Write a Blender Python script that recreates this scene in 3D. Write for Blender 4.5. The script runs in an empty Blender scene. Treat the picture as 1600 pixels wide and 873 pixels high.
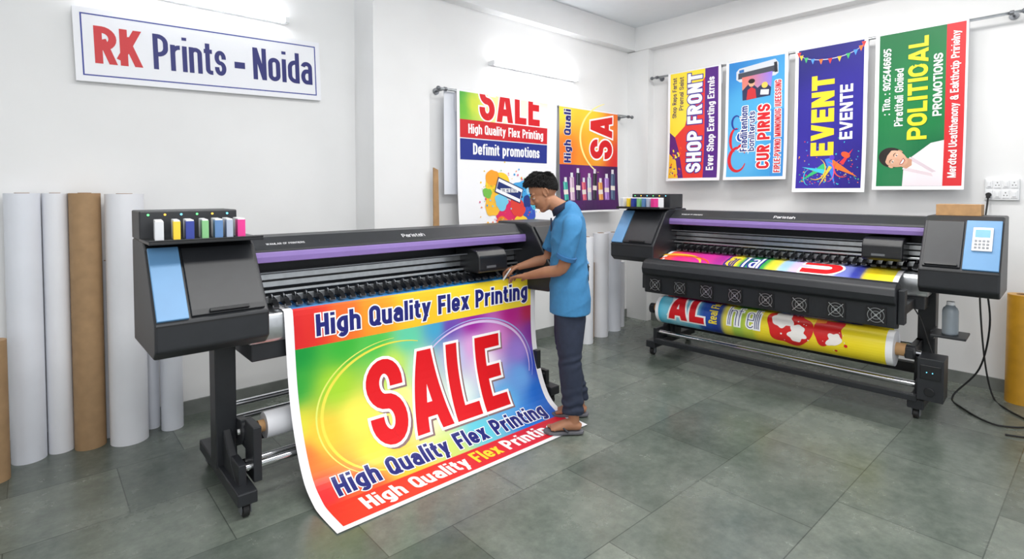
import bpy, bmesh, math, random
from mathutils import Vector, Matrix, Euler, noise
random.seed(3)
S=bpy.context.scene
COL=S.collection
try:
    S.view_settings.view_transform='Standard'
    S.view_settings.look='None'
except Exception: pass

# ---------------------------------------------------------------- colours / materials
def lin(c):
    o=[]
    for v in c[:3]:
        v=v/255.0
        o.append(v/12.92 if v<=0.04045 else ((v+0.055)/1.055)**2.4)
    return (o[0],o[1],o[2],1.0)
def M(name,col,rough=.5,metal=0,var=.06,scale=12,bump=0,emit=0,spec=.5,trans=0,sss=0):
    m=bpy.data.materials.new(name); m.use_nodes=True
    nt=m.node_tree; b=nt.nodes['Principled BSDF']
    c=lin(col)
    tc=nt.nodes.new('ShaderNodeTexCoord')
    nz=nt.nodes.new('ShaderNodeTexNoise'); nz.inputs['Scale'].default_value=scale; nz.inputs['Detail'].default_value=4
    nt.links.new(tc.outputs['Object'],nz.inputs['Vector'])
    r=nt.nodes.new('ShaderNodeValToRGB')
    r.color_ramp.elements[0].position=.3; r.color_ramp.elements[1].position=.7
    r.color_ramp.elements[0].color=tuple(max(0,x*(1-var)) for x in c[:3])+(1,)
    r.color_ramp.elements[1].color=tuple(min(1,x*(1+var)) for x in c[:3])+(1,)
    nt.links.new(nz.outputs['Fac'],r.inputs['Fac'])
    nt.links.new(r.outputs['Color'],b.inputs['Base Color'])
    b.inputs['Roughness'].default_value=rough; b.inputs['Metallic'].default_value=metal
    b.inputs['Specular IOR Level'].default_value=spec
    if trans: b.inputs['Transmission Weight'].default_value=trans
    if sss:
        b.inputs['Subsurface Weight'].default_value=sss; b.inputs['Subsurface Scale'].default_value=.01
    if emit:
        b.inputs['Emission Color'].default_value=c; b.inputs['Emission Strength'].default_value=emit
    if bump:
        bp=nt.nodes.new('ShaderNodeBump'); bp.inputs['Strength'].default_value=bump; bp.inputs['Distance'].default_value=.01
        nt.links.new(nz.outputs['Fac'],bp.inputs['Height']); nt.links.new(bp.outputs['Normal'],b.inputs['Normal'])
    return m
def M_print():
    m=bpy.data.materials.new('printed_vinyl'); m.use_nodes=True
    nt=m.node_tree; b=nt.nodes['Principled BSDF']
    a=nt.nodes.new('ShaderNodeAttribute'); a.attribute_name='ink'
    nt.links.new(a.outputs['Color'],b.inputs['Base Color'])
    b.inputs['Roughness'].default_value=.38; b.inputs['Specular IOR Level'].default_value=.35
    return m
def M_floor():
    m=bpy.data.materials.new('kota_stone_tiles'); m.use_nodes=True
    nt=m.node_tree; N=nt.nodes; K=nt.links; b=N['Principled BSDF']
    tc=N.new('ShaderNodeTexCoord')
    mp=N.new('ShaderNodeMapping'); mp.inputs['Location'].default_value=(.13,.21,0)
    K.new(tc.outputs['Object'],mp.inputs['Vector'])
    br=N.new('ShaderNodeTexBrick'); br.offset=.42
    br.inputs['Scale'].default_value=1; br.inputs['Brick Width'].default_value=.78; br.inputs['Row Height'].default_value=.56
    br.inputs['Mortar Size'].default_value=.0032; br.inputs['Mortar Smooth'].default_value=.5
    br.inputs['Color1'].default_value=lin((100,108,103)); br.inputs['Color2'].default_value=lin((136,142,135)); br.inputs['Mortar'].default_value=lin((84,90,86))
    K.new(mp.outputs[0],br.inputs['Vector'])
    n1=N.new('ShaderNodeTexNoise'); n1.inputs['Scale'].default_value=1.7; n1.inputs['Detail'].default_value=10; n1.inputs['Roughness'].default_value=.72
    K.new(mp.outputs[0],n1.inputs['Vector'])
    r1=N.new('ShaderNodeValToRGB'); r1.color_ramp.elements[0].position=.34; r1.color_ramp.elements[1].position=.66
    r1.color_ramp.elements[0].color=(.56,.60,.57,1); r1.color_ramp.elements[1].color=(1.06,1.05,1.02,1)
    K.new(n1.outputs['Fac'],r1.inputs['Fac'])
    mx=N.new('ShaderNodeMixRGB'); mx.blend_type='MULTIPLY'; mx.inputs['Fac'].default_value=1
    K.new(br.outputs['Color'],mx.inputs['Color1']); K.new(r1.outputs['Color'],mx.inputs['Color2'])
    n2=N.new('ShaderNodeTexNoise'); n2.inputs['Scale'].default_value=16; n2.inputs['Detail'].default_value=9; n2.inputs['Roughness'].default_value=.72
    K.new(mp.outputs[0],n2.inputs['Vector'])
    r2=N.new('ShaderNodeValToRGB'); r2.color_ramp.elements[0].position=.34; r2.color_ramp.elements[1].position=.70
    r2.color_ramp.elements[0].color=(.78,.79,.78,1); r2.color_ramp.elements[1].color=(1.10,1.10,1.08,1)
    K.new(n2.outputs['Fac'],r2.inputs['Fac'])
    m2=N.new('ShaderNodeMixRGB'); m2.blend_type='MULTIPLY'; m2.inputs['Fac'].default_value=1
    K.new(mx.outputs[0],m2.inputs['Color1']); K.new(r2.outputs['Color'],m2.inputs['Color2'])
    K.new(m2.outputs[0],b.inputs['Base Color'])
    rr=N.new('ShaderNodeMapRange'); rr.inputs['From Min'].default_value=.3; rr.inputs['From Max'].default_value=.7
    rr.inputs['To Min'].default_value=.13; rr.inputs['To Max'].default_value=.34
    K.new(n1.outputs['Fac'],rr.inputs['Value']); K.new(rr.outputs[0],b.inputs['Roughness'])
    bp=N.new('ShaderNodeBump'); bp.inputs['Strength'].default_value=.15; bp.inputs['Distance'].default_value=.004
    K.new(n2.outputs['Fac'],bp.inputs['Height']); K.new(bp.outputs['Normal'],b.inputs['Normal'])
    b.inputs['Specular IOR Level'].default_value=.55
    return m

mWall=M('wall_paint',(236,236,236),.75,var=.02,scale=2.5,bump=.05)
mCeil=M('ceiling_paint',(232,236,239),.8,var=.01)
mStone=M('skirting_stone',(120,124,120),.5,var=.15,scale=9)
mBlk=M('black_powder_coat',(34,36,40),.42,var=.1,scale=20)
mBlk2=M('black_plastic',(24,25,28),.35,var=.1)
mDark=M('dark_interior',(16,16,18),.6)
mBlue=M('blue_panel_plastic',(100,148,192),.4,var=.03)
mPurp=M('lavender_trim',(136,112,176),.35,var=.04)
mSilv=M('brushed_aluminium',(200,203,206),.28,.9,var=.08,scale=30)
mChr=M('polished_steel',(215,216,218),.15,1,var=.03)
mGrey=M('grey_metal',(120,123,128),.4,.6)
mWht=M('white_plastic',(235,236,238),.4,var=.02)
mPap=M('white_vinyl_roll',(232,233,238),.45,var=.03,scale=3)
mPap2=M('cool_white_paper_roll',(225,228,236),.5,var=.04,scale=3)
mKraft=M('brown_kraft_paper',(166,134,98),.7,var=.1,scale=14)
mCard=M('cardboard',(188,146,100),.75,var=.1,scale=25)
mYel=M('amber_film_roll',(205,150,40),.35,var=.08)
mCore=M('roll_core_brown',(150,118,84),.8,var=.1)  # darker brown cardboard tone for the upright roll cores
mTube=M('tube_light_glass',(250,252,255),.3,emit=24)
mRub=M('rubber',(22,22,23),.6)
mPrint=M_print()
mFloor=M_floor()
mLCD=M('lcd_blue',(120,170,215),.2,emit=.3)
mSkin=M('skin',(164,116,88),.55,var=.05,scale=18,sss=.06,spec=.35)
mHair=M('black_hair',(15,13,13),.55,var=.15,scale=60,spec=.3)
mStub=M('stubble',(66,46,38),.8)
mShirt=M('blue_pique_cotton',(58,124,172),.85,var=.05,scale=40,bump=.08)
mNavy=M('navy_rib_knit',(28,36,60),.85)
mJean=M('dark_denim',(33,41,60),.85,var=.12,scale=35,bump=.1)
mFlip=M('grey_sandal_rubber',(98,98,104),.7,var=.1)
mEye=M('eye_white',(215,208,200),.3)
mIris=M('dark_iris',(25,16,12),.15)
mLip=M('lip_skin',(142,92,78),.5)
mWood=M('plywood',(176,138,96),.7,var=.15,scale=10)
mTrans=M('frosted_bottle_plastic',(175,186,195),.35,trans=.5)

# ---------------------------------------------------------------- geometry accumulator
class G:
    def __init__(s): s.V=[];s.F=[];s.I=[]
    def add(s,V,F,m=0):
        o=len(s.V); s.V+= [tuple(v) for v in V]
        for f in F: s.F.append(tuple(i+o for i in f)); s.I.append(m)
        return s
    def box(s,x0,x1,y0,y1,z0,z1,m=0,rot=None):
        V=[Vector((x,y,z)) for x in (x0,x1) for y in (y0,y1) for z in (z0,z1)]
        if rot:
            c=Vector(((x0+x1)/2,(y0+y1)/2,(z0+z1)/2)); V=[c+rot@(v-c) for v in V]
        s.add(V,[(0,1,3,2),(4,6,7,5),(0,4,5,1),(2,3,7,6),(0,2,6,4),(1,5,7,3)],m); return s
    def px(s,prof,x0,x1,m=0):
        n=len(prof)
        V=[(x0,y,z) for y,z in prof]+[(x1,y,z) for y,z in prof]
        F=[tuple(range(n)),tuple(range(2*n-1,n-1,-1))]+[(i,i+n,(i+1)%n+n,(i+1)%n) for i in range(n)]
        s.add(V,F,m); return s
    def cyl(s,a,b,r,m=0,n=24,r2=None,caps=True):
        a=Vector(a);b=Vector(b);d=(b-a).normalized()
        u=d.orthogonal().normalized(); w=d.cross(u); r2=r if r2 is None else r2
        V=[];F=[]
        for p,q in((a,r),(b,r2)):
            for i in range(n):
                t=2*math.pi*i/n; V.append(p+u*math.cos(t)*q+w*math.sin(t)*q)
        for i in range(n): F.append((i,(i+1)%n,(i+1)%n+n,i+n))
        if caps: F.append(tuple(range(n-1,-1,-1))); F.append(tuple(range(n,2*n)))
        s.add(V,F,m); return s
    def pipe(s,a,b,r,ri,m=0,n=32):
        a=Vector(a);b=Vector(b);d=(b-a).normalized(); u=d.orthogonal().normalized(); w=d.cross(u)
        V=[];F=[]
        for p,q in((a,r),(b,r),(b,ri),(a,ri)):
            for i in range(n):
                t=2*math.pi*i/n; V.append(p+u*math.cos(t)*q+w*math.sin(t)*q)
        for k in range(4):
            k2=(k+1)%4
            for i in range(n): F.append((k*n+i,k*n+(i+1)%n,k2*n+(i+1)%n,k2*n+i))
        s.add(V,F,m); return s
    def loft(s,pts,rad,ref=(1,0,0),m=0,n=20,sub=4):
        P=[Vector(p) for p in pts]; R=[(r,r) if not isinstance(r,(tuple,list)) else r for r in rad]
        def cr(a,b,c,d,t): return .5*((2*b)+(c-a)*t+(2*a-5*b+4*c-d)*t*t+(3*b-a-3*c+d)*t**3)
        Q=[];RR=[]
        for i in range(len(P)-1):
            p0=P[max(i-1,0)];p3=P[min(i+2,len(P)-1)]
            for k in range(sub):
                t=k/sub; Q.append(cr(p0,P[i],P[i+1],p3,t))
                RR.append((R[i][0]*(1-t)+R[i+1][0]*t,R[i][1]*(1-t)+R[i+1][1]*t))
        Q.append(P[-1]);RR.append(R[-1])
        V=[];F=[];ref=Vector(ref)
        for i,q in enumerate(Q):
            T=(Q[min(i+1,len(Q)-1)]-Q[max(i-1,0)]).normalized()
            b=ref-T*ref.dot(T)
            if b.length<1e-3: b=T.orthogonal()
            b.normalize(); c=T.cross(b)
            for k in range(n):
                a=2*math.pi*k/n; V.append(q+b*math.cos(a)*RR[i][0]+c*math.sin(a)*RR[i][1])
        for i in range(len(Q)-1):
            for k in range(n): F.append((i*n+k,i*n+(k+1)%n,(i+1)*n+(k+1)%n,(i+1)*n+k))
        F.append(tuple(range(n-1,-1,-1))); L=(len(Q)-1)*n; F.append(tuple(range(L,L+n)))
        s.add(V,F,m); return s
    def ell(s,c,r,m=0,rot=None,nu=20,nv=12):
        c=Vector(c);V=[];F=[]
        for j in range(1,nv):
            ph=math.pi*j/nv
            for i in range(nu):
                t=2*math.pi*i/nu
                v=Vector((r[0]*math.sin(ph)*math.cos(t),r[1]*math.sin(ph)*math.sin(t),r[2]*math.cos(ph)))
                V.append(c+(rot@v if rot else v))
        top=Vector((0,0,r[2]));bt=Vector((0,0,-r[2]))
        V.append(c+(rot@top if rot else top));V.append(c+(rot@bt if rot else bt))
        for j in range(nv-2):
            for i in range(nu): F.append((j*nu+i,(j+1)*nu+i,(j+1)*nu+(i+1)%nu,j*nu+(i+1)%nu))
        a=len(V)-2
        for i in range(nu): F.append((a,i,(i+1)%nu)); F.append((a+1,(nv-2)*nu+(i+1)%nu,(nv-2)*nu+i))
        s.add(V,F,m); return s
    def obj(s,name,mats,parent=None,loc=(0,0,0),rot=(0,0,0),smooth=False,bevel=0,seg=2):
        me=bpy.data.meshes.new(name); me.from_pydata(s.V,[],s.F); me.update()
        bm=bmesh.new(); bm.from_mesh(me); bmesh.ops.recalc_face_normals(bm,faces=bm.faces); bm.to_mesh(me); bm.free()
        if not isinstance(mats,(list,tuple)): mats=[mats]
        for m in mats: me.materials.append(m)
        me.polygons.foreach_set('material_index',s.I)
        if smooth: me.polygons.foreach_set('use_smooth',[True]*len(me.polygons))
        o=bpy.data.objects.new(name,me); COL.objects.link(o)
        o.location=loc;o.rotation_euler=rot
        if parent: o.parent=parent
        if bevel:
            b=o.modifiers.new('bevel','BEVEL'); b.width=bevel;b.segments=seg;b.limit_method='ANGLE';b.angle_limit=math.radians(35)
        return o
def smooth_by_angle(o,ang=35):
    me=o.data; me.polygons.foreach_set('use_smooth',[True]*len(me.polygons))
    try: me.set_sharp_from_angle(angle=math.radians(ang))
    except Exception: pass
    return o
def empty(name,loc,rot=(0,0,0),scale=1):
    e=bpy.data.objects.new(name,None); e.empty_display_size=.2; COL.objects.link(e)
    e.location=loc;e.rotation_euler=rot;e.scale=(scale,)*3; return e
def top(o,label,cat,group=None):
    o['label']=label;o['category']=cat
    if group:o['group']=group
    return o
def struct(o): o['kind']='structure'; return o

# ---------------------------------------------------------------- stroke lettering (bold condensed sans drawn from strokes)
def arc(cx,cy,rx,ry,a0,a1):
    n=max(2,int(abs(a1-a0)/13))
    return [(cx+rx*math.cos(math.radians(a0+(a1-a0)*i/n)),cy+ry*math.sin(math.radians(a0+(a1-a0)*i/n))) for i in range(n+1)]
REL={'I':0,'i':0,'l':0,'j':.26,'.':0,':':0,'!':0,' ':.26,'M':.72,'W':.86,'m':.80,'w':.74,'f':.34,'t':.34,'r':.36,'-':.30,'s':.46,'c':.46,'L':.46,'E':.48,'F':.46,'J':.44,'T':.52,'z':.44,'&':.62,'A':.60,'V':.58,'K':.56,'1':.3,'k':.5,'v':.50,'y':.50,'x':.5}
def relw(c): return REL.get(c,.54 if c.isupper() or c.isdigit() else .50)
def glyph(c,W,H,t):
    l=t/2;r=W-t/2;b=t/2;u=H-t/2;m=H/2;cx=W/2;x=H*.75;xu=x-t/2;d=H*.22
    q=min((r-l)/2,H*.30); E=t*1.2
    def ex(p,o):
        dx=o[0]-p[0];dy=o[1]-p[1];L=math.hypot(dx,dy) or 1
        return [(p[0]-dx/L*E,p[1]-dy/L*E),(o[0]+dx/L*E,o[1]+dy/L*E)]
    def bowl(x0,y0,y1,xr):
        k=min((y1-y0)/2,(xr-x0)*.75)
        return [(x0,y1),(xr-k,y1)]+arc(xr-k,y1-k,k,k,90,0)+arc(xr-k,y0+k,k,k,0,-90)+[(x0,y0)]
    def stad(y0,y1):
        k=min((r-l)/2,(y1-y0)/2)
        return arc(l+k,y1-k,k,k,180,90)+arc(r-k,y1-k,k,k,90,0)+arc(r-k,y0+k,k,k,0,-90)+arc(l+k,y0+k,k,k,270,180)
    def ess(top_):
        uu=top_-t/2; mm=top_/2; k2=(uu-mm)/2; k3=(mm-b)/2; k=min(q,(r-l)/2)
        return [(r,top_*.665)]+arc(r-k,uu-k2,k,k2,0,90)+arc(l+k,uu-k2,k,k2,90,180)+arc(l+k,mm+k2,k,k2,180,270)+arc(r-k,mm-k3,k,k3,90,0)+arc(r-k,b+k3,k,k3,0,-90)+arc(l+k,b+k3,k,k3,270,180)+[(l,top_*.335)]
    def cee(top_):
        uu=top_-t/2;k=min((r-l)/2,(uu-b)/2)
        return [(r,top_*.68)]+arc(r-k,uu-k,k,k,8 if uu-k<top_*.68 else 0,90)+arc(l+k,uu-k,k,k,90,180)+arc(l+k,b+k,k,k,180,270)+arc(r-k,b+k,k,k,270,360 if b+k<top_*.32 else 352)+[(r,top_*.32)]
    P=[];C=[];y0,y1=0,H
    if c=='A': P=[ex((l*.95,0),(cx-t*.08,H)),ex((W-l*.95,0),(cx+t*.08,H)),[(W*.24,H*.26),(W*.76,H*.26)]]
    elif c=='B': P=[[(l,0),(l,H)],bowl(l,m,u,r-.03*W),bowl(l,b,m,r)]
    elif c=='C': P=[cee(H)]
    elif c=='D': P=[[(l,0),(l,H)],bowl(l,b,u,r)]
    elif c=='E': P=[[(l,0),(l,H)],[(l,u),(W,u)],[(l,m),(W*.93,m)],[(l,b),(W,b)]]
    elif c=='F': P=[[(l,0),(l,H)],[(l,u),(W,u)],[(l,m*.98),(W*.9,m*.98)]]
    elif c=='G':
        k=q; P=[[(r,H*.69)]+arc(r-k,u-k,k,k,0,90)+arc(l+k,u-k,k,k,90,180)+arc(l+k,b+k,k,k,180,270)+arc(r-k,b+k,k,k,270,360)+[(r,H*.5)],[(cx,H*.43),(W,H*.43)]]
    elif c=='H': P=[[(l,0),(l,H)],[(r,0),(r,H)],[(l,m),(r,m)]]
    elif c=='I': P=[[(cx,0),(cx,H)]]
    elif c=='J': P=[[(r,H)]+arc(r-q,b+q,q,q,0,-90)+arc(l+q,b+q,q,q,270,180)+[(l,H*.34)]]
    elif c=='K': P=[[(l,0),(l,H)],ex((l,H*.33),(r*.98,H)),ex((W*.40,H*.58),(r,0))]
    elif c=='L': P=[[(l,0),(l,H)],[(l,b),(W,b)]]
    elif c=='M': P=[[(l,0),(l,H)],[(r,0),(r,H)],ex((l,H),(cx,H*.05)),ex((r,H),(cx,H*.05))]
    elif c=='N': P=[[(l,0),(l,H)],[(r,0),(r,H)],ex((l,H),(r,0))]
    elif c=='O' or c=='0': C=[stad(b,u)]
    elif c=='P': P=[[(l,0),(l,H)],bowl(l,H*.43,u,r)]
    elif c=='Q': C=[stad(b,u)];P=[[(cx,H*.25),(W,0)]]
    elif c=='R': P=[[(l,0),(l,H)],bowl(l,H*.45,u,r),ex((W*.5,H*.45),(r,0))]
    elif c=='S': P=[ess(H)]
    elif c=='T': P=[[(cx,0),(cx,H)],[(0,u),(W,u)]]
    elif c=='U': P=[[(l,H)]+arc(l+q,b+q,q,q,180,270)+arc(r-q,b+q,q,q,270,360)+[(r,H)]]
    elif c=='V': P=[ex((l*.95,H),(cx-t*.06,0)),ex((W-l*.95,H),(cx+t*.06,0))]
    elif c=='W': P=[ex((l,H),(W*.29,0)),ex((cx,H),(W*.29,0)),ex((cx,H),(W*.71,0)),ex((r,H),(W*.71,0))]
    elif c=='X': P=[ex((l,0),(r,H)),ex((l,H),(r,0))]
    elif c=='Y': P=[ex((l,H),(cx,H*.42)),ex((r,H),(cx,H*.42)),[(cx,0),(cx,H*.45)]]
    elif c=='Z': P=[[(0,u),(W,u)],[(0,b),(W,b)],[(l,b),(r,u)]]
    elif c=='2': P=[[(l,H*.66)]+arc(l+q,u-q,q,q,180,90)+arc(r-q,u-q,q,q,90,0)+[(r,H*.55),(l,b)],[(0,b),(W,b)]]
    elif c=='4': P=[[(W*.7,0),(W*.7,H)],[(0,H*.27),(W,H*.27)],[(l*.8,H*.27),(W*.66,u)]]
    elif c=='5': P=[[(W,u),(l,u),(l,H*.52)],[(l,H*.55)]+bowl(l,b,H*.57,r)[1:-1]+[(l,b)]]
    elif c=='6': C=[stad(b,H*.58)];P=[[(l,H*.3)]+arc(l+q,u-q,q,q,180,90)+arc(r-q,u-q,q,q,90,20)]
    elif c=='9': C=[stad(H*.42,u)];P=[[(r,H*.7)]+arc(r-q,b+q,q,q,0,-90)+arc(l+q,b+q,q,q,270,200)]
    elif c=='&': C=[stad(b,H*.52)];P=[arc(cx,H*.72,(r-l)*.33,H*.18,-60,240),[(W*.3,H*.62),(W,0)]]
    elif c=='-': P=[[(0,H*.38),(W,H*.38)]]
    elif c=='.': P=[[(cx,0),(cx,t)]]
    elif c==':': P=[[(cx,0),(cx,t)],[(cx,x-t),(cx,x)]]
    elif c=='a':
        xm=x*.58;k=min(q,(xm-b)/2);k2=min((r-l)/2,x*.3)
        P=[[(r,0)]+arc(r-k2,xu-k2,k2,k2,0,90)+arc(l+k2,xu-k2,k2,k2,90,170),[(r,xm),(l+k,xm)]+arc(l+k,(xm+b)/2,k,(xm-b)/2,90,270)+[(r,b)]]; y1=x
    elif c=='b': P=[[(l,0),(l,H)],bowl(l,b,xu,r)]
    elif c=='c': P=[cee(x)];y1=x
    elif c=='d': P=[[(r,0),(r,H)],[(W-p[0],p[1]) for p in bowl(l,b,xu,r)]]
    elif c=='e':
        k=min((r-l)/2,x*.32);P=[[(l,x*.47),(r,x*.47)]+arc(r-k,xu-k,k,k,0,90)+arc(l+k,xu-k,k,k,90,180)+arc(l+k,b+k,k,k,180,270)+arc(r-k,b+k,k,k,270,345)];y1=x
    elif c=='f': k=W*.4;P=[[(W*.42,0)]+arc(W*.42+k,u-k,k,k,180,90)+[(W,u)],[(0,xu),(W*.95,xu)]]
    elif c=='g':
        k=min((r-l)/2,d*.8);P=[[(W-p[0],p[1]) for p in bowl(l,b,xu,r)],[(r,x)]+arc(r-k,-d+l+k,k,k,0,-90)+arc(l+k,-d+l+k,k,k,270,215)];y0=-d;y1=x
    elif c=='h': k=min((r-l)/2,x*.35);P=[[(l,0),(l,H)],arc(l+k,xu-k,k,k,180,90)+arc(r-k,xu-k,k,k,90,0)+[(r,0)]]
    elif c=='i': P=[[(cx,0),(cx,x-t*.02)],[(cx,H-t*.72),(cx,H)]]
    elif c=='j': k=W*.5;P=[[(r,x)]+arc(r-k,-d+l+k,k,k,0,-90)+[(0,-d+l)],[(r,H-t*.8),(r,H)]];y0=-d
    elif c=='k': P=[[(l,0),(l,H)],ex((l,x*.35),(r*.96,x*1.0))[:1]+[(r*.98,x)],ex((W*.40,x*.62),(r,0))]
    elif c=='l': P=[[(cx,0),(cx,H)]]
    elif c=='m': k=min((cx-l)/2,x*.3);P=[[(l,0),(l,x)],arc(l+k,xu-k,k,k,180,90)+arc(cx-k,xu-k,k,k,90,0)+[(cx,0)],arc(cx+k,xu-k,k,k,180,90)+arc(r-k,xu-k,k,k,90,0)+[(r,0)]];y1=x
    elif c=='n': k=min((r-l)/2,x*.35);P=[[(l,0),(l,x)],arc(l+k,xu-k,k,k,180,90)+arc(r-k,xu-k,k,k,90,0)+[(r,0)]];y1=x
    elif c=='o': C=[stad(b,xu)];y1=x
    elif c=='p': P=[[(l,-d),(l,x)],bowl(l,b,xu,r)];y0=-d;y1=x
    elif c=='q': P=[[(r,-d),(r,x)],[(W-p[0],p[1]) for p in bowl(l,b,xu,r)]];y0=-d;y1=x
    elif c=='r': k=min(W-l,x*.35)*.9;P=[[(l,0),(l,x)],arc(l+k,xu-k,k,k,180,90)+[(W,xu)]];y1=x
    elif c=='s': P=[ess(x)];y1=x
    elif c=='t': k=W*.4;P=[[(W*.42,H*.92)]+arc(W*.42+k,b+k,k,k,180,270)+[(W,b)],[(0,xu),(W*.95,xu)]]
    elif c=='u': k=min((r-l)/2,x*.35);P=[[(l,x)]+arc(l+k,b+k,k,k,180,270)+arc(r-k,b+k,k,k,270,360)+[(r,x*.5)],[(r,0),(r,x)]];y1=x
    elif c=='v': P=[ex((l*.95,x),(cx,0)),ex((W-l*.95,x),(cx,0))];y1=x
    elif c=='w': P=[ex((l,x),(W*.29,0)),ex((cx,x),(W*.29,0)),ex((cx,x),(W*.71,0)),ex((r,x),(W*.71,0))];y1=x
    elif c=='x': P=[ex((l,0),(r,x)),ex((l,x),(r,0))];y1=x
    elif c=='y': P=[[(l*.95-(cx-l*.95)/x*E,x+E),(cx,0)],ex((W-l*.95,x),(W*.22,-d))];y0=-d;y1=x
    elif c=='z': P=[[(0,xu),(W,xu)],[(0,b),(W,b)],[(l,b),(r,xu)]];y1=x
    return P,C,y0,y1
def stroke(pl,w,closed,e):
    Q=[]
    pl=[p for i,p in enumerate(pl) if i==0 or math.hypot(p[0]-pl[i-1][0],p[1]-pl[i-1][1])>1e-6]
    if closed and math.hypot(pl[0][0]-pl[-1][0],pl[0][1]-pl[-1][1])<1e-6: pl=pl[:-1]
    n=len(pl)
    if not closed and e:
        def exn(a,b):
            L=math.hypot(a[0]-b[0],a[1]-b[1]); return (a[0]+(a[0]-b[0])/L*e,a[1]+(a[1]-b[1])/L*e)
        pl=[exn(pl[0],pl[1])]+pl[1:-1]+[exn(pl[-1],pl[-2])]
    L=[];R=[]
    for i in range(n):
        a=pl[i-1] if (closed or i>0) else None; c=pl[(i+1)%n] if (closed or i<n-1) else None; p=pl[i]
        def nr(s,t_):
            dx=t_[0]-s[0];dy=t_[1]-s[1];l=math.hypot(dx,dy);return (-dy/l,dx/l)
        if a is None: nn=nr(p,c);k=1
        elif c is None: nn=nr(a,p);k=1
        else:
            n1=nr(a,p);n2=nr(p,c);sx=n1[0]+n2[0];sy=n1[1]+n2[1];l=math.hypot(sx,sy)
            if l<1e-6: nn=n1;k=1
            else: nn=(sx/l,sy/l);k=min(1/max(.2,nn[0]*n1[0]+nn[1]*n1[1]),2.5)
        L.append((p[0]+nn[0]*w/2*k,p[1]+nn[1]*w/2*k));R.append((p[0]-nn[0]*w/2*k,p[1]-nn[1]*w/2*k))
    for i in range(n if closed else n-1):
        j=(i+1)%n;Q.append([R[i],R[j],L[j],L[i]])
    return Q
def clipy(poly,y,keep_above):
    o=[]
    for i in range(len(poly)):
        a=poly[i-1];b=poly[i];ia=(a[1]>=y) if keep_above else (a[1]<=y);ib=(b[1]>=y) if keep_above else (b[1]<=y)
        if ia!=ib:
            t=(y-a[1])/(b[1]-a[1]);o.append((a[0]+t*(b[0]-a[0]),y))
        if ib:o.append(b)
    return o
def letters(txt,Wd,H,wt,o):
    t=wt*H; ls=.075*H
    def nat(k): return sum((t if relw(c)==0 else relw(c)*H*k) for c in txt)+(len(txt)-1)*ls*min(k,1.2)
    for _ in range(6):
        a,bk=.05,5
        for _ in range(30):
            mid=(a+bk)/2
            if nat(mid)<Wd:a=mid
            else:bk=mid
        k=a
        lim=.38*.52*H*k
        if t<=lim: break
        t=lim*.98
    out=[];x=0
    for c in txt:
        w=t if relw(c)==0 else relw(c)*H*k
        if c!=' ':
            P,C,y0,y1=glyph(c,w,H,t)
            for pl,cl in [(p,False) for p in P]+[(p,True) for p in C]:
                for qd in stroke(pl,t+2*o,cl,o):
                    qd=clipy(clipy(qd,y0-o,True),y1+o,False)
                    if len(qd)>2: out.append([(p[0]+x,p[1]) for p in qd])
        x+=w+ls*min(k,1.2)
    return out
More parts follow.
